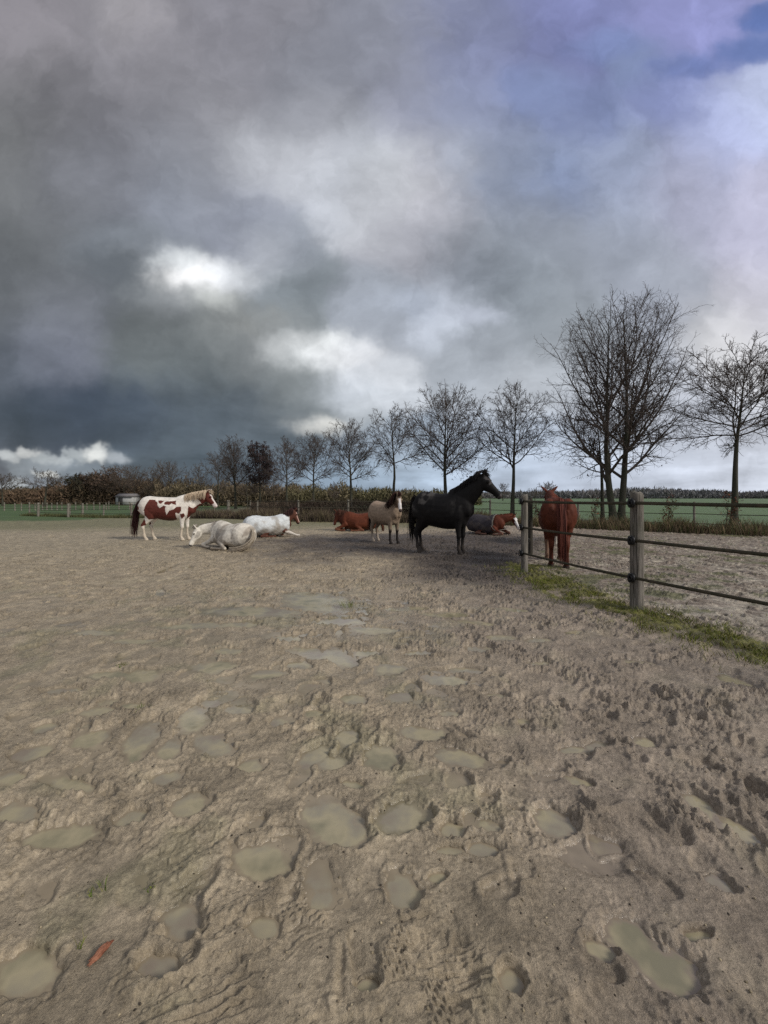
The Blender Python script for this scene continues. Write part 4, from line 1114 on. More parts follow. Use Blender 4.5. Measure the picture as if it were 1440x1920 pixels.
# ---- black horse
def black():
    root = place(829, 10.25, (0.82, -0.57), 'tall black horse with muddy dusty coat standing with raised head', 1.08, 0.90)
    neck = [(0.34, 0, 1.22, 0.19, 0.33), (0.54, 0, 1.30, 0.17, 0.33), (0.74, 0, 1.44, 0.145, 0.29), (0.92, -0.0, 1.58, 0.12, 0.235), (1.05, 0.0, 1.71, 0.105, 0.18), (1.10, 0.0, 1.77, 0.09, 0.13)]
    B, hd = standing(neck, (1.10, 0.0, 1.82), (1.54, 0.12, 1.34), (0.9, 0, 1), fl=(0.03, -0.02), hl=(0.02, -0.06), fat=1.06, hsc=1.18, ear_fwd=0.3, belly=1.15, leg=1.24)
    me = B.mesh(0.017)
    def col(V, f, w, s, ish, nz):
        C = np.tile(np.array([0.0095, 0.0085, 0.0085]), (len(V), 1)) * (1 + 0.3 * nz)[:, None]
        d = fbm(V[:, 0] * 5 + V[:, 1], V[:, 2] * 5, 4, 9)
        dust_highlight = smooth((d - 0.0) / 0.35) * (smooth((V[:, 2] - 0.95) / 0.2) * smooth((-V[:, 0] + 0.0) / 0.3) * 0.8 + 0.35 * smooth((0.25 - np.hypot((V[:, 0] - 0.5) , V[:, 2] - 1.15)) / 0.2))
        C = lerp(C, (0.085, 0.078, 0.072), dust_highlight)  # dust patches, brightened to paint in the coat highlights as well
        C = lerp(C, (0.060, 0.048, 0.040), smooth((0.40 - V[:, 2]) / 0.25) * (0.4 + 0.6 * smooth(0.5 + d)))
        C[ish & (f > 0.9)] = (0.06, 0.052, 0.05)
        hb = ish & (w > 0.01) & (f > 0.1) & (f < 0.42) & (np.abs(s) < 0.09)
        C = lerp(C, (0.11, 0.10, 0.10), hb * 0.6 * smooth(0.5 + 2 * d))
        return C
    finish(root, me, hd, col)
    crest = [(0.40, 0, 1.54), (0.54, 0, 1.62), (0.70, 0, 1.72), (0.86, 0, 1.81), (0.99, 0, 1.88), (1.07, 0, 1.91)]
    mane(root, crest, (-0.25, -0.8, 0.1), 0.24, (0.012, 0.011, 0.012), (0.022, 0.019, 0.018), 5, 320, ((1.12, 0, 1.93), (0.75, 0.1, -0.2), 0.24), lift=0.45, r=0.010)
    tail(root, (-0.84, 0, 1.34), (-0.22, 0, -0.45), 1.12, (0.010, 0.009, 0.009), (0.022, 0.018, 0.016), 6, 150, 0.035, 0.014)
black()

# ---- dun pony, head turned to the viewer
def pony():
    root = place(722, 12.75, (0.60, -0.80), 'dun pony with dark mane and white blaze looking at the viewer', 0.90, 0.92)
    neck = [(0.36, 0, 1.22, 0.17, 0.28), (0.56, 0, 1.32, 0.15, 0.26), (0.76, -0.02, 1.45, 0.125, 0.21), (0.92, -0.07, 1.57, 0.105, 0.165), (1.00, -0.11, 1.64, 0.09, 0.125)]
    # look towards the camera: (-0.62,-0.6) in local frame
    B, hd = standing(neck, (0.99, -0.12, 1.66), (1.22, -0.20, 1.14), (0.92, -0.35, 0.35), fl=(0.0, 0.03), hl=(0.05, -0.05), fat=1.18, hsc=1.06, leg=1.28, belly=1.12)
    me = B.mesh(0.017)
    def col(V, f, w, s, ish, nz):
        C = np.tile(np.array([0.265, 0.195, 0.14]), (len(V), 1)) * (1 + 0.18 * nz)[:, None]
        C = lerp(C, (0.33, 0.24, 0.175), smooth((V[:, 2] - 1.25) / 0.2) * (V[:, 0] < 0.3))
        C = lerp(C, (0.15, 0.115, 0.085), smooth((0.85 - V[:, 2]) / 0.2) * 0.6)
        fr = V[:, 0] > 0.2
        C = lerp(C, (0.018, 0.014, 0.013), smooth((0.56 - V[:, 2] + 0.05 * nz) / 0.12) * fr)
        C = lerp(C, (0.28, 0.24, 0.20), smooth((0.35 - V[:, 2]) / 0.1) * (~fr) * 0.8)
        C = lerp(C, (0.03, 0.02, 0.018), ((np.abs(V[:, 1]) < 0.03) & (V[:, 2] > 1.35) & (V[:, 0] < 0.4)) * 0.8)
        C[ish & (f > 0.0) & (w < 0.02)] = np.array([0.18, 0.125, 0.09])
        C[ish & (w > -0.02) & (np.abs(s) < 0.040 + 0.02 * (f > 0.5)) & (f > 0.22) & (f < 0.86)] = (0.62, 0.58, 0.56)
        C[ish & (f >= 0.88)] = (0.06, 0.045, 0.04)
        return C
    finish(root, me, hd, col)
    crest = [(0.45, 0, 1.50), (0.62, 0, 1.58), (0.78, -0.03, 1.67), (0.90, -0.07, 1.75), (0.97, -0.11, 1.78)]
    mane(root, crest, (-0.35, -0.8, 0.0), 0.50, (0.014, 0.009, 0.008), (0.05, 0.02, 0.016), 7, 420, ((1.0, -0.12, 1.78), (0.8, -0.35, -0.3), 0.26), r=0.011)
    tail(root, (-0.84, 0, 1.30), (-0.35, 0, -0.3), 0.98, (0.016, 0.011, 0.010), (0.05, 0.03, 0.022), 8, 150, 0.04, 0.014)
pony()

# ---- chestnut seen from behind
CH = np.array([0.085, 0.023, 0.012])
def chestnut_rear():
    root = place(1042, 8.78, (0.30, 0.95), 'chestnut horse seen from behind, standing beyond the near tape rails', 0.97, 0.98)
    neck = [(0.36, 0, 1.20, 0.17, 0.28), (0.56, 0, 1.26, 0.15, 0.25), (0.78, 0.0, 1.34, 0.12, 0.21), (0.98, 0.02, 1.47, 0.105, 0.17), (1.14, 0.03, 1.55, 0.09, 0.13)]
    B, hd = standing(neck, (1.15, 0.03, 1.63), (1.45, 0.03, 1.16), (1, 0, 0.7), fl=(0.04, -0.08), hl=(0.0, 0.14), fat=1.16, belly=1.14, leg=1.35, haunch=1, hsc=1.28, ear_fwd=0.0, ear_out=0.95)
    me = B.mesh(0.015)
    def col(V, f, w, s, ish, nz):
        C = np.tile(CH, (len(V), 1)) * (1 + 0.2 * nz)[:, None]
        C = lerp(C, (0.05, 0.018, 0.012), smooth((0.45 - V[:, 2]) / 0.3) * 0.7)
        C = lerp(C, (0.03, 0.02, 0.016), V[:, 2] < 0.06)
        fr = (V[:, 0] > 0.3) & (V[:, 2] < 0.5)
        C = lerp(C, (0.20, 0.13, 0.09), fr * 0.7)
        C[ish & (w > 0.02) & (np.abs(s) < 0.04) & (f > 0.2)] = (0.55, 0.5, 0.46)
        return C
    finish(root, me, hd, col)
    crest = [(0.5, 0, 1.47), (0.7, 0, 1.51), (0.9, 0, 1.57), (1.08, 0.02, 1.62)]
    mane(root, crest, (0, -1, 0), 0.3, (0.11, 0.03, 0.018), (0.16, 0.05, 0.03), 9, 200)
    tail(root, (-0.86, 0, 1.42), (-0.45, -0.02, 0.0), 1.34, (0.040, 0.014, 0.012), (0.15, 0.045, 0.03), 10, 260, 0.022, 0.015, grav=0.9)
chestnut_rear()

# ---- horse behind it with lowered blazed head
def grazer():
    root = place(1034, 12.6, (-0.38, -0.92), 'brown horse with white blaze grazing beyond the rump of the standing chestnut', 0.92, 0.92)
    neck = [(0.36, 0, 1.18, 0.16, 0.27), (0.58, 0, 1.14, 0.14, 0.25), (0.80, 0.0, 0.98, 0.115, 0.20), (0.98, -0.04, 0.78, 0.095, 0.155), (1.06, -0.06, 0.64, 0.085, 0.12)]
    B, hd = standing(neck, (1.07, -0.07, 0.62), (1.20, -0.12, 0.10), (1, 0, 0.25), fl=(0.0, 0.06), hl=(0, 0.05), neckr=(1, 0, 0.6))
    me = B.mesh(0.018)
    def col(V, f, w, s, ish, nz):
        C = np.tile(np.array([0.09, 0.035, 0.022]), (len(V), 1)) * (1 + 0.2 * nz)[:, None]
        C = lerp(C, (0.45, 0.40, 0.34), smooth((0.45 - V[:, 2]) / 0.06) * (~ish))
        C[ish & (w > -0.02) & (np.abs(s) < 0.075) & (f > 0.15)] = (0.66, 0.62, 0.58)
        return C
    finish(root, me, hd, col)
    mane(root, [(0.5, 0, 1.42), (0.75, 0, 1.2), (0.98, -0.04, 0.92), (1.08, -0.06, 0.76)], (0, 1, 0), 0.25, (0.03, 0.015, 0.012), (0.06, 0.03, 0.02), 11, 140)
    tail(root, (-0.84, 0, 1.32), (-0.8, 0, 0.1), 1.1, (0.03, 0.015, 0.012), (0.06, 0.03, 0.02), 12, 70, 0.04)
grazer()

# ---- lying horses
def lying_torso(B, fat=1.0, lean=0.0):
    T = [(-0.86, 0, 0.40, 0.10, 0.12), (-0.76, 0, 0.42, 0.25, 0.27), (-0.58, 0, 0.42, 0.34, 0.35), (-0.36, 0, 0.40, 0.36, 0.36), (-0.12, 0, 0.38, 0.38, 0.345), (0.12, 0, 0.38, 0.37, 0.35),
         (0.34, 0, 0.42, 0.31, 0.37), (0.52, 0, 0.46, 0.25, 0.36), (0.66, 0, 0.46, 0.20, 0.28), (0.78, 0, 0.44, 0.13, 0.17)]
    T = [(x, y, z, a * fat, b) for x, y, z, a, b in T]
    B.loft(T, (0, 0, 1), 4, 20)
    for sg in (-1, 1):
        B.ell((0.50, sg * 0.15, 0.42), (0.18, 0.12, 0.27))

def lying_hind(B, sg, out=1.0, reach=0.0):
    y = sg * 0.30 * out
    B.ell((-0.46, sg * 0.22, 0.40), (0.30, 0.15, 0.28))
    B.loft([(-0.50, sg * 0.24, 0.40, 0.10, 0.20), (-0.25, y, 0.34, 0.11, 0.19), (-0.02, y * 1.15, 0.30, 0.095, 0.13), (0.06, y * 1.22, 0.24, 0.08, 0.09)], (0, 0, 1), 3, 12)     # thigh to stifle
    B.loft([(0.06, y * 1.2, 0.27, 0.075, 0.085), (-0.05, y * 1.28, 0.18, 0.062, 0.075), (-0.18, y * 1.35, 0.10, 0.05, 0.058), (-0.28, y * 1.38, 0.06, 0.045, 0.05)], (1, 0, 1), 3, 12)  # gaskin to hock
    B.loft([(-0.29, y * 1.38, 0.06, 0.045, 0.045), (-0.12, y * 1.42, 0.055, 0.034, 0.036), (0.06 + reach, y * 1.44, 0.05, 0.036, 0.040), (0.14 + reach, y * 1.44, 0.045, 0.036, 0.040), (0.24 + reach, y * 1.44, 0.05, 0.052, 0.05)], (0, 0, 1), 3, 12)

def lying_front(B, sg, fwd=0.0, out=1.0, straight=False):
    y = sg * 0.20 * out
    if straight:
        B.loft([(0.48, y, 0.30, 0.09, 0.12), (0.66, y * 1.1, 0.20, 0.065, 0.075), (0.80, y * 1.2, 0.15, 0.055, 0.06), (0.94, y * 1.2, 0.09, 0.042, 0.045), (1.04, y * 1.2, 0.06, 0.036, 0.04), (1.12, y * 1.2, 0.055, 0.05, 0.05)], (0, 0, 1), 3, 12)
    else:
        B.loft([(0.46, y, 0.32, 0.10, 0.13), (0.60, y * 1.1, 0.22, 0.075, 0.085), (0.78 + fwd, y * 1.2, 0.13, 0.052, 0.056), (0.90 + fwd, y * 1.25, 0.10, 0.05, 0.052)], (0, 0, 1), 3, 12)
        B.loft([(0.91 + fwd, y * 1.25, 0.09, 0.046, 0.046), (0.78 + fwd, y * 1.4, 0.055, 0.034, 0.036), (0.62 + fwd, y * 1.5, 0.05, 0.036, 0.038), (0.50 + fwd, y * 1.5, 0.05, 0.046, 0.046)], (0, 0, 1), 3, 12)

def grey_lying():
    # faces left; the viewer sees its left side and rump
    root = place(434, 11.25, (-0.86, 0.50), 'dirty white horse lying down with its muzzle resting on the mud', 0.97)
    B = Blob(); lying_torso(B, 1.02)
    lying_hind(B, 1, 1.05, 0.05); lying_hind(B, -1, 1.0); lying_front(B, 1, 0.05, 1.1); lying_front(B, -1)
    neck = [(0.34, 0, 0.52, 0.17, 0.26), (0.54, 0.02, 0.55, 0.15, 0.24), (0.74, 0.08, 0.56, 0.125, 0.19), (0.92, 0.19, 0.55, 0.105, 0.16), (1.03, 0.31, 0.52, 0.09, 0.13)]
    B.loft(neck, (0, 0, 1), 4, 16)
    hd = add_head(B, (1.05, 0.36, 0.56), (1.12, 0.56, 0.07), (0.55, 0.72, 0.30), 1.0, 0.0, 0.35)
    me = B.mesh(0.016)
    def col(V, f, w, s, ish, nz):
        C = np.tile(np.array([0.60, 0.555, 0.48]), (len(V), 1)) * (1 + 0.12 * nz)[:, None]
        d = fbm(V[:, 0] * 4, V[:, 2] * 4 + V[:, 1] * 2, 4, 13)
        C = lerp(C, (0.20, 0.175, 0.15), smooth((0.28 - np.abs(V[:, 0] - 0.05)) / 0.12) * smooth((0.75 - V[:, 2]) / 0.2) * 0.75 * (V[:, 1] > 0))
        C = lerp(C, (0.26, 0.22, 0.18), smooth((d - 0.02) / 0.3) * 0.8 * (~ish))
        C = lerp(C, (0.30, 0.24, 0.17), smooth((0.14 - V[:, 2]) / 0.1) * 0.7)
        C = lerp(C, (0.22, 0.20, 0.175), (ish & (np.abs(s) > 0.07) & (f < 0.5) & (f > 0.1) & (w < -0.02)) * 0.6)
        C[ish & (f > 0.92)] = (0.10, 0.09, 0.085)
        return C
    finish(root, me, hd, col)
    mane(root, [(0.55, 0, 0.78), (0.75, 0.07, 0.76), (0.92, 0.18, 0.715), (1.02, 0.30, 0.67)], (0.2, -1, 0), 0.2, (0.42, 0.38, 0.32), (0.30, 0.26, 0.22), 21, 160, ((1.07, 0.38, 0.66), (0.5, 0.6, -0.2), 0.16))
    # tail curls round the rump onto the ground
    rng = np.random.RandomState(22)
    n = 110; base = catmull(np.array([(-0.84, 0.0, 0.58), (-0.98, 0.06, 0.46), (-1.00, 0.16, 0.28), (-0.88, 0.30, 0.12), (-0.68, 0.42, 0.05), (-0.52, 0.46, 0.04)]), 3)
    k = len(base); offs = rng.randn(n, 1, 3) * np.linspace(0.018, 0.036, k)[None, :, None]
    pts = base[None] + offs; pts[:, :, 2] = np.maximum(pts[:, :, 2], 0.02)
    hair_obj('tail', [(pts, np.full((n, k), 0.010) * (1 - 0.5 * np.linspace(0, 1, k))[None])], (0.42, 0.37, 0.29), (0.25, 0.20, 0.15), root, rng)
grey_lying()

def shell(fn_center_rows, ref, grow_=0.018, name='rug', a0=-1.35, a1=None, ns=40, hem=0.0):
    """rug lofted over the torso rows: open underneath"""
    A = catmull(np.array(fn_center_rows, float), 5)
    C = A[:, :3]; k = len(C)
    th = np.linspace(R(-60), R(240), ns)
    V = []
    for i in range(k):
        wr = 0.010 * np.sin(th * 9 + C[i, 0] * 14) + 0.006 * np.sin(th * 17 - C[i, 0] * 31)
        a = A[i, 3] + grow_ + wr; b = A[i, 4] + grow_ + wr
        V.append(np.stack([np.full(ns, C[i, 0]), C[i, 1] + a * np.cos(th), np.maximum(C[i, 2] + b * np.sin(th), 0.02)], 1))
    V = np.array(V)
    I = np.arange(k * ns).reshape(k, ns)
    Qd = np.stack([I[:-1, :-1], I[:-1, 1:], I[1:, 1:], I[1:, :-1]], -1).reshape(-1, 4)
    # inner skin + hem so that the cloth has thickness
    V2 = V * 1.0; cz = C[:, None, :]
    V2 = V - (V - cz) * 0.03
    I2 = I + k * ns
    Q2 = np.stack([I2[:-1, :-1], I2[1:, :-1], I2[1:, 1:], I2[:-1, 1:]], -1).reshape(-1, 4)
    def rim(a, b): return np.stack([a[:-1], a[1:], b[1:], b[:-1]], 1)
    rims = np.concatenate([rim(I[:, 0], I2[:, 0]), rim(I2[:, -1], I[:, -1]), rim(I2[0], I[0]), rim(I[-1], I2[-1])])
    me = mesh_np(name, np.concatenate([V.reshape(-1, 3), V2.reshape(-1, 3)]), np.concatenate([Qd, Q2, rims]), None, True)
    return me, np.concatenate([V.reshape(-1, 3), V2.reshape(-1, 3)])

RUGROWS = [(-0.92, 0, 0.40, 0.08, 0.10), (-0.86, 0, 0.41, 0.18, 0.20), (-0.76, 0, 0.42, 0.33, 0.30), (-0.58, 0, 0.42, 0.40, 0.36), (-0.36, 0, 0.41, 0.43, 0.37), (-0.12, 0, 0.39, 0.43, 0.36), (0.12, 0, 0.39, 0.40, 0.36),
           (0.34, 0, 0.42, 0.35, 0.38), (0.52, 0, 0.46, 0.31, 0.37), (0.66, 0, 0.50, 0.25, 0.33), (0.76, 0, 0.53, 0.20, 0.28)]

def rug_white():
    root = place(503, 14.6, (0.94, 0.34), 'brown horse in a white rug lying down with its back to the viewer', 0.98)
    B = Blob(); lying_torso(B); lying_hind(B, 1, 0.85); lying_hind(B, -1, 0.85); lying_front(B, -1, 0.0, 1.0, True); lying_front(B, 1)
    neck = [(0.36, 0, 0.54, 0.16, 0.25), (0.55, 0, 0.62, 0.14, 0.235), (0.72, -0.01, 0.74, 0.12, 0.19), (0.84, -0.01, 0.86, 0.10, 0.16), (0.93, 0.0, 0.94, 0.09, 0.12)]
    B.loft(neck, (0, 0, 1), 4, 16)
    hd = add_head(B, (0.93, 0, 0.97), (1.14, 0.10, 0.46), (1, 0.1, 0.55), 1.0, 0.0, 0.35)
    me = B.mesh(0.018)
    def col(V, f, w, s, ish, nz):
        C = np.tile(np.array([0.10, 0.042, 0.028]), (len(V), 1)) * (1 + 0.2 * nz)[:, None]
        C = lerp(C, (0.55, 0.50, 0.44), (V[:, 2] < 0.24) & (V[:, 0] > 0.6) & ~ish)
        C[ish & (w > 0.02) & (np.abs(s) < 0.07) & (f > 0.15)] = (0.48, 0.30, 0.25)
        C[ish & (f > 0.9)] = (0.05, 0.035, 0.03)
        return C
    finish(root, me, hd, col)
    rm, V = shell(RUGROWS, (0, 0, 1))
    d = fbm(V[:, 0] * 3, V[:, 2] * 3 + V[:, 1], 4, 15)
    C = np.tile(np.array([0.58, 0.60, 0.60]), (len(V), 1))
    C = lerp(C, (0.24, 0.205, 0.165), smooth((0.50 - V[:, 2] + 0.35 * d) / 0.3) * 0.85)
    C = lerp(C, (0.30, 0.26, 0.21), smooth((d - 0.12) / 0.2) * 0.6)
    vcol(rm, C)
    obj('rug', rm, M_rug, root)
    mane(root, [(0.58, 0, 0.86), (0.70, 0, 0.95), (0.82, 0, 1.03), (0.90, 0, 1.07)], (-0.2, -1, 0), 0.30, (0.02, 0.012, 0.012), (0.06, 0.028, 0.022), 31, 240, ((0.95, 0, 1.08), (0.8, 0, -0.4), 0.2))
    # collar strap
    a = np.linspace(0, 2 * pi, 24, endpoint=False)
    ring = np.stack([0.70 + 0.12 * np.sin(a) * -1, 0.17 * np.cos(a), 0.66 + 0.25 * np.sin(a)], 1)
    ring = np.concatenate([ring, ring[:1]])
    obj('strap', tubes([(ring[None], np.full((1, 25), 0.012))], 5, 'strap'), plain('strap', (0.05, 0.02, 0.015), 0.6), root)
    return
rug_white()

def chest_lying():
    root = place(672, 17.2, (-0.97, 0.10), 'plain chestnut horse lying behind the dun pony, head to the left', 1.04)
    B = Blob(); lying_torso(B); lying_hind(B, 1, 1.0); lying_hind(B, -1); lying_front(B, 1, 0.0, 1.2); lying_front(B, -1, 0.05)
    neck = [(0.34, 0, 0.52, 0.16, 0.26), (0.52, 0, 0.58, 0.14, 0.24), (0.68, 0.0, 0.65, 0.115, 0.19), (0.80, 0.02, 0.70, 0.10, 0.15), (0.88, 0.03, 0.73, 0.09, 0.12)]
    B.loft(neck, (0, 0, 1), 4, 16)
    hd = add_head(B, (0.88, 0.04, 0.78), (1.02, 0.07, 0.24), (1, 0.1, 0.35), 1.0, 0.0, 0.3)
    me = B.mesh(0.018)
    def col(V, f, w, s, ish, nz):
        C = np.tile(np.array([0.105, 0.030, 0.015]), (len(V), 1)) * (1 + 0.2 * nz)[:, None]
        C = lerp(C, (0.07, 0.022, 0.014), ish * 0.9)
        C = lerp(C, (0.16, 0.075, 0.045), smooth((0.2 - V[:, 2]) / 0.1) * 0.6)
        C[ish & (w > 0.03) & (np.abs(s) < 0.02) & (f > 0.3)] = (0.5, 0.46, 0.43)
        C[ish & (w > 0.02) & (np.abs(s) < 0.045) & (f > 0.82)] = (0.5, 0.46, 0.43)
        return C
    finish(root, me, hd, col)
    mane(root, [(0.45, 0, 0.80), (0.60, 0, 0.83), (0.75, 0.01, 0.86), (0.86, 0.03, 0.88)], (-0.3, 1, 0), 0.32, (0.045, 0.018, 0.012), (0.10, 0.045, 0.03), 32, 200)
    tail(root, (-0.86, 0, 0.5), (-0.8, 0.3, 0), 0.7, (0.06, 0.02, 0.014), (0.10, 0.04, 0.02), 33, 60, 0.04)
chest_lying()

def rug_dark():
    root = place(912, 15.7, (0.66, -0.75), 'chestnut horse with a white face in a dark grey rug lying by the fence', 0.95)
    B = Blob(); lying_torso(B); lying_hind(B, 1, 0.85); lying_hind(B, -1, 0.85); lying_front(B, 1, 0.0, 1.2); lying_front(B, -1, 0.05, 1.2)
    neck = [(0.36, 0, 0.54, 0.16, 0.25), (0.56, 0.03, 0.60, 0.14, 0.23), (0.76, 0.10, 0.66, 0.118, 0.185), (0.92, 0.20, 0.71, 0.10, 0.15), (1.02, 0.30, 0.73, 0.09, 0.12)]
    B.loft(neck, (0, 0, 1), 4, 16)
    hd = add_head(B, (1.04, 0.32, 0.78), (1.22, 0.46, 0.24), (0.95, -0.25, 0.5), 1.0, 0.0, 0.4)
    me = B.mesh(0.018)
    def col(V, f, w, s, ish, nz):
        C = np.tile(np.array([0.095, 0.027, 0.015]), (len(V), 1)) * (1 + 0.2 * nz)[:, None]
        C = lerp(C, (0.20, 0.12, 0.09), smooth((0.2 - V[:, 2]) / 0.1) * 0.6)
        C[ish & (w > -0.01) & (np.abs(s) < 0.075) & (f > 0.14)] = (0.72, 0.70, 0.68)
        C[ish & (f > 0.8)] = (0.66, 0.60, 0.57)
        return C
    finish(root, me, hd, col)
    rm, V = shell(RUGROWS[:-2], (0, 0, 1))
    d = fbm(V[:, 0] * 3, V[:, 2] * 3 + V[:, 1], 4, 16)
    C = np.tile(np.array([0.050, 0.044, 0.050]), (len(V), 1)) * (1 + 0.3 * d)[:, None]
    C = lerp(C, (0.11, 0.09, 0.075), smooth((d - 0.0) / 0.25) * 0.5)
    C = lerp(C, (0.19, 0.17, 0.15), np.abs(V[:, 0] - 0.50) < 0.022)
    vcol(rm, C)
    obj('rug', rm, M_rug, root)
    ring = catmull(np.array([(0.46, -0.37, 0.40), (0.62, -0.34, 0.22), (0.82, -0.12, 0.24), (0.84, 0.10, 0.26), (0.66, 0.30, 0.30), (0.5, 0.36, 0.45)]), 5)
    obj('strap', tubes([(ring[None], np.full((1, len(ring)), 0.013))], 5, 'strap'), plain('strap_pale', (0.16, 0.14, 0.12), 0.6), root)
    mane(root, [(0.55, 0, 0.82), (0.72, 0.06, 0.85), (0.90, 0.18, 0.87), (1.0, 0.28, 0.87)], (0.3, 1, 0), 0.2, (0.09, 0.03, 0.02), (0.14, 0.045, 0.03), 34, 120)
rug_dark()

# ------------------------------------------------------------------ small things on the ground
def lump(name, r, seed, sub=3, flat=1.0):
    import bmesh
    bm = bmesh.new(); bmesh.ops.create_icosphere(bm, subdivisions=sub, radius=1)
    for v in bm.verts:
        c = v.co
        n = 1 + 0.28 * float(perlin(np.array(c.x * 1.6 + seed), np.array(c.y * 1.6 + c.z), seed)) + 0.1 * float(perlin(np.array(c.x * 4 + seed), np.array(c.y * 4 + c.z * 3), seed))
        v.co = (c.x * r[0] * n, c.y * r[1] * n, c.z * r[2] * n)
    me = bpy.data.meshes.new(name); bm.to_mesh(me); bm.free()
    me.polygons.foreach_set('use_smooth', [True] * len(me.polygons))
    return me
M_orange = plain('orange_bark', (0.44, 0.20, 0.12), 0.8, 0.35, 45, 0.9, 120, col2=(0.22, 0.075, 0.04))
X, Y, z = ground(188, 1788)
o = tag(obj('bark_piece', lump('bark_piece', (0.037, 0.011, 0.008), 3, 4), M_orange), 'orange piece of bark lying in the mud near the bottom left corner', 'bark')
o.location = (X, Y, z + 0.004); o.rotation_euler = (0.1, -0.1, R(62))
o = tag(put(obj('pebble', lump('pebble', (0.016, 0.012, 0.010), 5), plain('pale_stone', (0.6, 0.55, 0.48), 0.7)), 1253, 1157, 0.03), 'single white pebble in the moss right of the thick post', 'pebble')
for i, (px, py, lab) in enumerate(((162, 1046, ''),)):
    pass

def debris(n, seed, name, label, cols, rmin, rmax, ymax=4.5):
    g = np.random.RandomState(seed)
    Y = 0.9 + (ymax - 0.9) * g.rand(n) ** 1.3; X = (g.rand(n) * 2 - 1) * Y * 1.05
    hh, wl, wet, pm, L_ = mud(X, Y)
    k = hh > wl + 0.003; X, Y, hh = X[k], Y[k], hh[k]; n = len(X)
    r = rmin + (rmax - rmin) * g.rand(n) ** 2
    base = np.array([(1, 0, 0), (0, 1, 0), (-1, 0, 0), (0, -1, 0), (0, 0, 0.8), (0, 0, -0.8)], float)
    sc = g.uniform(0.6, 1.4, (n, 1, 3)); a = g.rand(n) * 6.28
    V = base[None] * sc * r[:, None, None]
    V = np.stack([V[..., 0] * np.cos(a)[:, None] - V[..., 1] * np.sin(a)[:, None], V[..., 0] * np.sin(a)[:, None] + V[..., 1] * np.cos(a)[:, None], V[..., 2]], -1)
    V = V + np.stack([X, Y, hh + r * 0.2], 1)[:, None]
    b = (np.arange(n) * 6)[:, None, None]
    T = np.array([(0, 1, 4), (1, 2, 4), (2, 3, 4), (3, 0, 4), (1, 0, 5), (2, 1, 5), (3, 2, 5), (0, 3, 5)])[None] + b
    me = mesh_np(name, V.reshape(-1, 3), None, T.reshape(-1, 3)); vcol(me, np.repeat(mixc(g, n, cols, 0.4), 6, axis=0))
    tag(obj(name, me, M_leaf), label, 'debris', kind='stuff')
debris(2600, 5, 'mud_crumbs', 'tiny crumbs of mud and grit strewn over the churned ground', [(0.30, 0.25, 0.17), (0.22, 0.18, 0.12), (0.26, 0.21, 0.15), (0.06, 0.05, 0.04)], 0.0015, 0.0058)

# ------------------------------------------------------------------ sky and light
w = bpy.data.worlds.new('World'); scn.world = w; w.use_nodes = True
nt = w.node_tree; nt.nodes.clear(); L = nt.links
SUN_EL, SUN_AZ = R(34), R(118)     # azimuth clockwise from +Y: right, behind the camera
geo = N(nt, 'ShaderNodeNewGeometry')
tc = N(nt, 'ShaderNodeTexCoord')
dirv = tc.outputs['Generated']
sky = N(nt, 'ShaderNodeTexSky'); sky.sky_type = 'NISHITA'; sky.sun_disc = False; sky.sun_elevation = SUN_EL; sky.sun_rotation = SUN_AZ; sky.air_density = 1.6; sky.dust_density = 1.0; sky.ozone_density = 2.5
def math_(op, a, b=None, c=None, clamp=False):
    n = N(nt, 'ShaderNodeMath', operation=op); n.use_clamp = clamp
    for i, v in enumerate((a, b, c)):
        if v is None: continue
        if isinstance(v, (int, float)): n.inputs[i].default_value = v
        else: L.new(v, n.inputs[i])
    return n.outputs[0]
def vmath(op, a, b=None, sc=None):
    n = N(nt, 'ShaderNodeVectorMath', operation=op)
    for i, v in enumerate((a, b)):
        if v is None: continue
        if isinstance(v, (tuple, list)): n.inputs[i].default_value = v
        else: L.new(v, n.inputs[i])
    if sc is not None:
        if isinstance(sc, (int, float)): n.inputs['Scale'].default_value = sc
        else: L.new(sc, n.inputs['Scale'])
    return n
sep = N(nt, 'ShaderNodeSeparateXYZ'); L.new(dirv, sep.inputs[0])
x_, y_, z_ = sep.outputs
# cloud-layer coordinates: the sky direction hits a flat cloud deck
zz = math_('ADD', math_('MAXIMUM', z_, 0.0), 0.22)
deck = N(nt, 'ShaderNodeCombineXYZ'); L.new(math_('DIVIDE', x_, zz), deck.inputs[0]); L.new(math_('DIVIDE', y_, zz), deck.inputs[1])
def wnoise(vec, scale, detail, rough, off=(0, 0, 0), dist=0.0, colr=False):
    v = vmath('ADD', vec, off).outputs[0]
    n = N(nt, 'ShaderNodeTexNoise'); n.inputs['Scale'].default_value = scale; n.inputs['Detail'].default_value = detail
    n.inputs['Roughness'].default_value = rough; n.inputs['Distortion'].default_value = dist
    L.new(v, n.inputs['Vector']); return n.outputs['Color' if colr else 0]
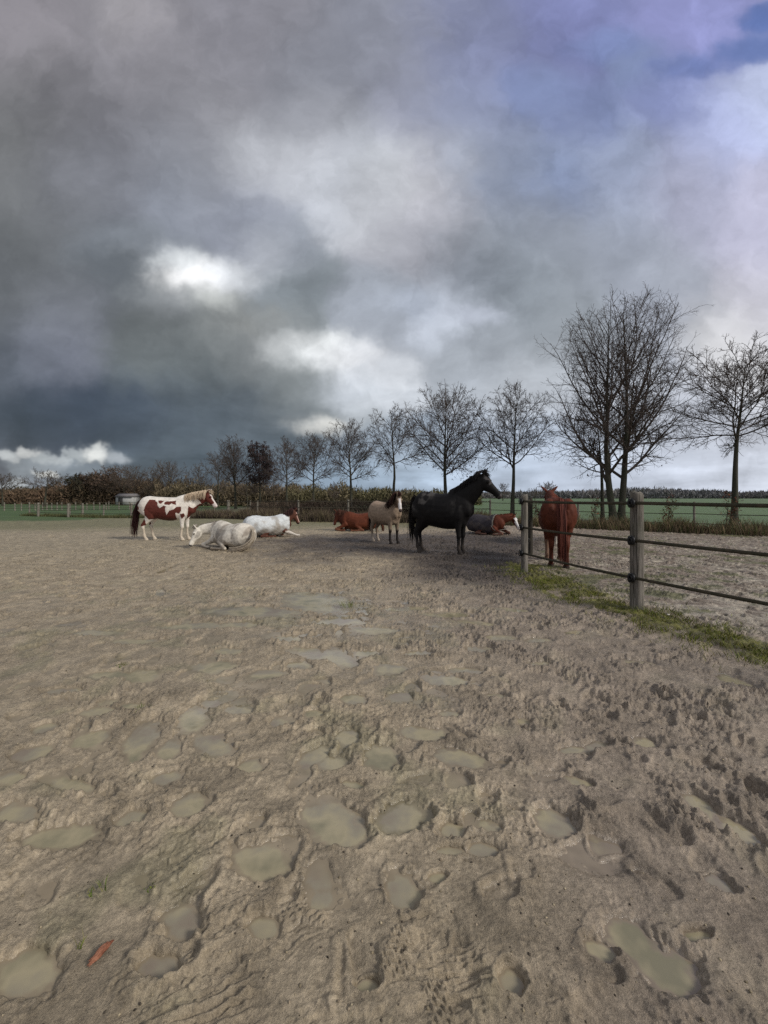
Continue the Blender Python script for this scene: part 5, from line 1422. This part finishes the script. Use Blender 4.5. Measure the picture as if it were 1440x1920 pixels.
# slope coordinates of a direction (x/y, z/y) for the cloud masses in the north
yc = math_('MAXIMUM', y_, 0.12)
uv = N(nt, 'ShaderNodeCombineXYZ'); L.new(math_('DIVIDE', x_, yc), uv.inputs[0]); L.new(math_('DIVIDE', z_, yc), uv.inputs[1])
wa = vmath('SUBTRACT', wnoise(uv.outputs[0], 2.2, 5, 0.55, (3, 1, 0), 0, True), (0.5, 0.5, 0.5)).outputs[0]
wb = vmath('SUBTRACT', wnoise(uv.outputs[0], 7.0, 4, 0.6, (7, 2, 0), 0, True), (0.5, 0.5, 0.5)).outputs[0]
uvw = vmath('ADD', vmath('ADD', uv.outputs[0], vmath('MULTIPLY', wa, (0.22, 0.12, 0)).outputs[0]).outputs[0], vmath('MULTIPLY', wb, (0.17, 0.09, 0)).outputs[0]).outputs[0]
uvw = vmath('MULTIPLY', uvw, (1, 1, 0)).outputs[0]
uvf = vmath('MULTIPLY', uvw, (0.55, 1.5, 0)).outputs[0]
CP = [ # px, py, size, sRGB
 (0,0,150,(148,144,150)),(240,60,140,(140,138,144)),(230,20,60,(156,153,157)),(480,60,150,(134,133,141)),(700,60,130,(140,143,156)),(600,150,120,(128,131,140)),
 (0,260,170,(116,117,118)),(200,230,160,(128,127,133)),(400,220,130,(136,136,142)),(60,440,150,(106,109,111)),(0,560,140,(103,106,110)),(200,350,120,(128,131,140)),
 (330,330,110,(158,162,172)),(300,400,80,(128,134,146)),(470,290,70,(180,183,190)),(560,300,70,(184,187,194)),(600,360,60,(186,190,198)),(650,270,60,(172,176,184)),(700,370,80,(178,181,187)),(790,340,90,(184,184,190)),(800,430,90,(172,173,182)),
 (440,410,80,(138,143,156)),(200,500,70,(96,102,108)),(355,525,42,(252,252,252)),(395,600,60,(134,138,138)),(310,560,40,(150,154,158)),(300,490,30,(206,210,212)),(420,520,34,(206,210,216)),(390,560,30,(200,203,200)),
 (300,600,90,(112,116,117)),(120,580,80,(112,115,122)),(100,660,80,(126,130,144)),(450,620,80,(122,126,128)),(330,690,110,(106,113,116)),(540,560,70,(134,142,148)),(520,470,60,(150,156,166)),
 (470,475,50,(176,180,188)),(440,515,40,(188,192,196)),(250,460,44,(132,138,146)),(700,705,40,(196,200,206)),(722,748,32,(192,197,204)),(480,600,44,(150,152,150)),(600,215,60,(150,152,160)),(860,300,70,(164,170,182)),(720,300,60,(186,190,196)),(590,655,42,(226,229,230)),(650,665,34,(216,218,222)),(660,730,40,(178,184,192)),(540,640,28,(180,183,184)),(605,795,26,(214,213,208)),(560,720,80,(132,138,140)),(700,600,60,(156,162,172)),(830,590,50,(200,207,220)),(760,580,36,(170,178,192)),
 (880,590,24,(186,192,206)),(900,640,70,(146,152,160)),(950,520,110,(134,142,150)),(860,500,80,(140,147,158)),(1050,600,110,(132,138,144)),(1000,430,120,(138,144,156)),(1150,470,120,(144,150,162)),
 (0,720,110,(92,99,110)),(200,780,90,(70,80,98)),(60,790,60,(70,80,93)),(350,790,90,(80,92,104)),(450,780,80,(98,106,114)),(540,830,70,(100,112,124)),
 (12,856,12,(172,176,178)),(60,846,11,(186,188,188)),(98,858,11,(160,166,170)),(140,850,9,(150,156,160)),(180,846,12,(196,198,196)),(225,856,12,(150,156,162)),(80,868,14,(138,146,154)),(150,872,16,(126,136,146)),(30,880,16,(134,142,150)),(120,905,22,(112,122,134)),(200,885,22,(104,116,128)),(10,908,14,(168,174,178)),(78,882,8,(196,198,196)),(50,905,16,(140,148,158)),
 (300,870,60,(88,100,112)),(400,880,50,(84,98,112)),(700,760,50,(166,172,178)),(750,830,60,(150,162,176)),(650,880,60,(128,146,164)),(800,880,80,(152,168,186)),
 (900,680,80,(158,164,172)),(1000,720,80,(168,173,180)),(1000,860,100,(168,180,197)),(1200,880,120,(180,188,203)),(1150,750,120,(172,177,186)),(1300,800,110,(174,178,188)),(1440,900,110,(188,194,206)),
 (1400,650,90,(192,192,194)),(1440,560,80,(180,179,188)),(1280,560,110,(148,153,164)),(1440,440,110,(170,170,190)),(1300,360,100,(154,156,176)),(1350,250,90,(160,168,202)),(1150,320,110,(148,158,184)),
 (1440,200,70,(166,174,200)),(1250,170,70,(140,150,196)),(1100,200,60,(128,140,180)),(1010,170,50,(128,141,180)),(1130,75,40,(122,136,180)),(1200,120,50,(128,142,178)),(1060,30,110,(128,134,180)),
 (1300,20,90,(140,144,192)),(1395,85,30,(104,122,174)),(1290,115,32,(110,126,178)),(1440,30,26,(100,120,176)),(900,80,120,(128,134,164)),(880,230,110,(136,144,170)),(950,320,90,(138,148,170)),(750,200,90,(140,143,158)),(1050,330,60,(134,148,182)),
]
acc = None; ws = None
BACK = 0.62
for (px, py, s, c) in CP:
    u0, v0 = (px - 720) / F, (HOR - py) / F; k = F / s
    flat = py > 770 or s <= 46
    d = vmath('DISTANCE', uvf if flat else uvw, (u0 * 0.55, v0 * 1.5, 0) if flat else (u0, v0, 0)).outputs['Value']
    wgt = math_('POWER', 2.718, math_('MULTIPLY', math_('MULTIPLY', d, d), -k * k * 1.45))
    wgt = math_('MULTIPLY', wgt, (90.0 / s) ** 0.8)
    col = tuple(s2l(c))
    t = vmath('SCALE', col, sc=wgt).outputs[0]
    acc = t if acc is None else vmath('ADD', acc, t).outputs[0]
    ws = wgt if ws is None else math_('ADD', ws, wgt)
eps = 0.008
bc = N(nt, 'ShaderNodeCombineXYZ')
for i, v in enumerate((0.27, 0.28, 0.31)): bc.inputs[i].default_value = v
# general overcast: brighter where the sun is behind the cloud
bright = math_('MULTIPLY_ADD', math_('MAXIMUM', math_('MULTIPLY', y_, -1.0), 0.0), 0.7, math_('MULTIPLY_ADD', math_('MAXIMUM', z_, 0), 0.6, 0.8))
basec = vmath('SCALE', bc.outputs[0], sc=bright).outputs[0]
acc = vmath('ADD', acc, vmath('SCALE', basec, sc=eps).outputs[0]).outputs[0]
ws = math_('ADD', ws, eps)
cloud = vmath('SCALE', acc, sc=math_('DIVIDE', 1.0, ws)).outputs[0]
# cloud texture
n1 = wnoise(deck.outputs[0], 1.6, 8, 0.56, (1, 5, 0), 0.35)
n2 = wnoise(uvw, 4.5, 8, 0.62, (9, 4, 0), 0.15)
def sstep(v, lo, hi, a, b_):
    r = N(nt, 'ShaderNodeMapRange'); r.interpolation_type = 'SMOOTHSTEP'
    r.inputs['From Min'].default_value = lo; r.inputs['From Max'].default_value = hi; r.inputs['To Min'].default_value = a; r.inputs['To Max'].default_value = b_
    L.new(v, r.inputs[0]); return r.outputs[0]
n3 = wnoise(deck.outputs[0], 0.9, 10, 0.55, (4, 8, 2), 0.25)
n4 = wnoise(uvw, 7.5, 8, 0.6, (2, 6, 1), 0.15)
edge = math_('ADD', sstep(n3, 0.44, 0.60, -0.08, 0.09), sstep(n4, 0.44, 0.62, -0.04, 0.05))
tex = math_('ADD', math_('ADD', edge, math_('MULTIPLY', math_('SUBTRACT', n1, 0.5), 0.85)), math_('MULTIPLY', math_('SUBTRACT', n2, 0.5), 0.70))
cloud = vmath('SCALE', cloud, sc=math_('ADD', tex, 1.13)).outputs[0]
# thin spots let the clear sky through
cover = N(nt, 'ShaderNodeMapRange'); cover.inputs['From Min'].default_value = 0.0; cover.inputs['From Max'].default_value = 1.0
lum = vmath('DOT_PRODUCT', cloud, (0.25, 0.65, 0.10)).outputs['Value']
cloud = vmath('SCALE', cloud, sc=math_('POWER', math_('MULTIPLY', lum, 1 / 0.285), 0.26)).outputs[0]
mixs = N(nt, 'ShaderNodeMix', data_type='RGBA'); mixs.inputs[0].default_value = 0.03
L.new(cloud, mixs.inputs[6]); L.new(vmath('SCALE', sky.outputs[0], sc=0.1).outputs[0], mixs.inputs[7])
fin = vmath('SCALE', mixs.outputs[2], sc=10.0).outputs[0]
bg = N(nt, 'ShaderNodeBackground'); bg.inputs['Strength'].default_value = 0.1
L.new(fin, bg.inputs['Color'])
out = N(nt, 'ShaderNodeOutputWorld'); L.new(bg.outputs[0], out.inputs['Surface'])
w.cycles.sampling_method = 'MANUAL'; w.cycles.sample_map_resolution = 512

sl = bpy.data.lights.new('sun', 'SUN'); sl.energy = 2.7; sl.angle = R(13); sl.color = (1.0, 0.95, 0.87)
so = bpy.data.objects.new('sun', sl); COL.objects.link(so)
az = SUN_AZ; dvec = np.array([sin(az) * cos(SUN_EL), cos(az) * cos(SUN_EL), sin(SUN_EL)])
from mathutils import Vector
so.rotation_euler = Vector(dvec).to_track_quat('Z', 'Y').to_euler(); so.location = (20, -20, 30)

cam = bpy.data.cameras.new('camera'); co = bpy.data.objects.new('camera', cam); COL.objects.link(co)
cam.sensor_width = 36; cam.lens = F / 1920 * 36; cam.clip_end = 6000; cam.clip_start = 0.05
cam.shift_y = -(960 - HOR) / 1920
co.location = (0, 0, H0); co.rotation_euler = (R(90), 0, 0)
scn.camera = co
scn.view_settings.view_transform = 'Standard'; scn.view_settings.look = 'None'; scn.view_settings.exposure = 0; scn.view_settings.gamma = 1
scn.cycles.sample_clamp_direct = 4.0; scn.cycles.sample_clamp_indirect = 0.6; 
scn.cycles.max_bounces = 4; scn.cycles.diffuse_bounces = 2; scn.cycles.glossy_bounces = 2
scn.cycles.use_denoising = False; scn.cycles.denoising_prefilter = 'NONE'
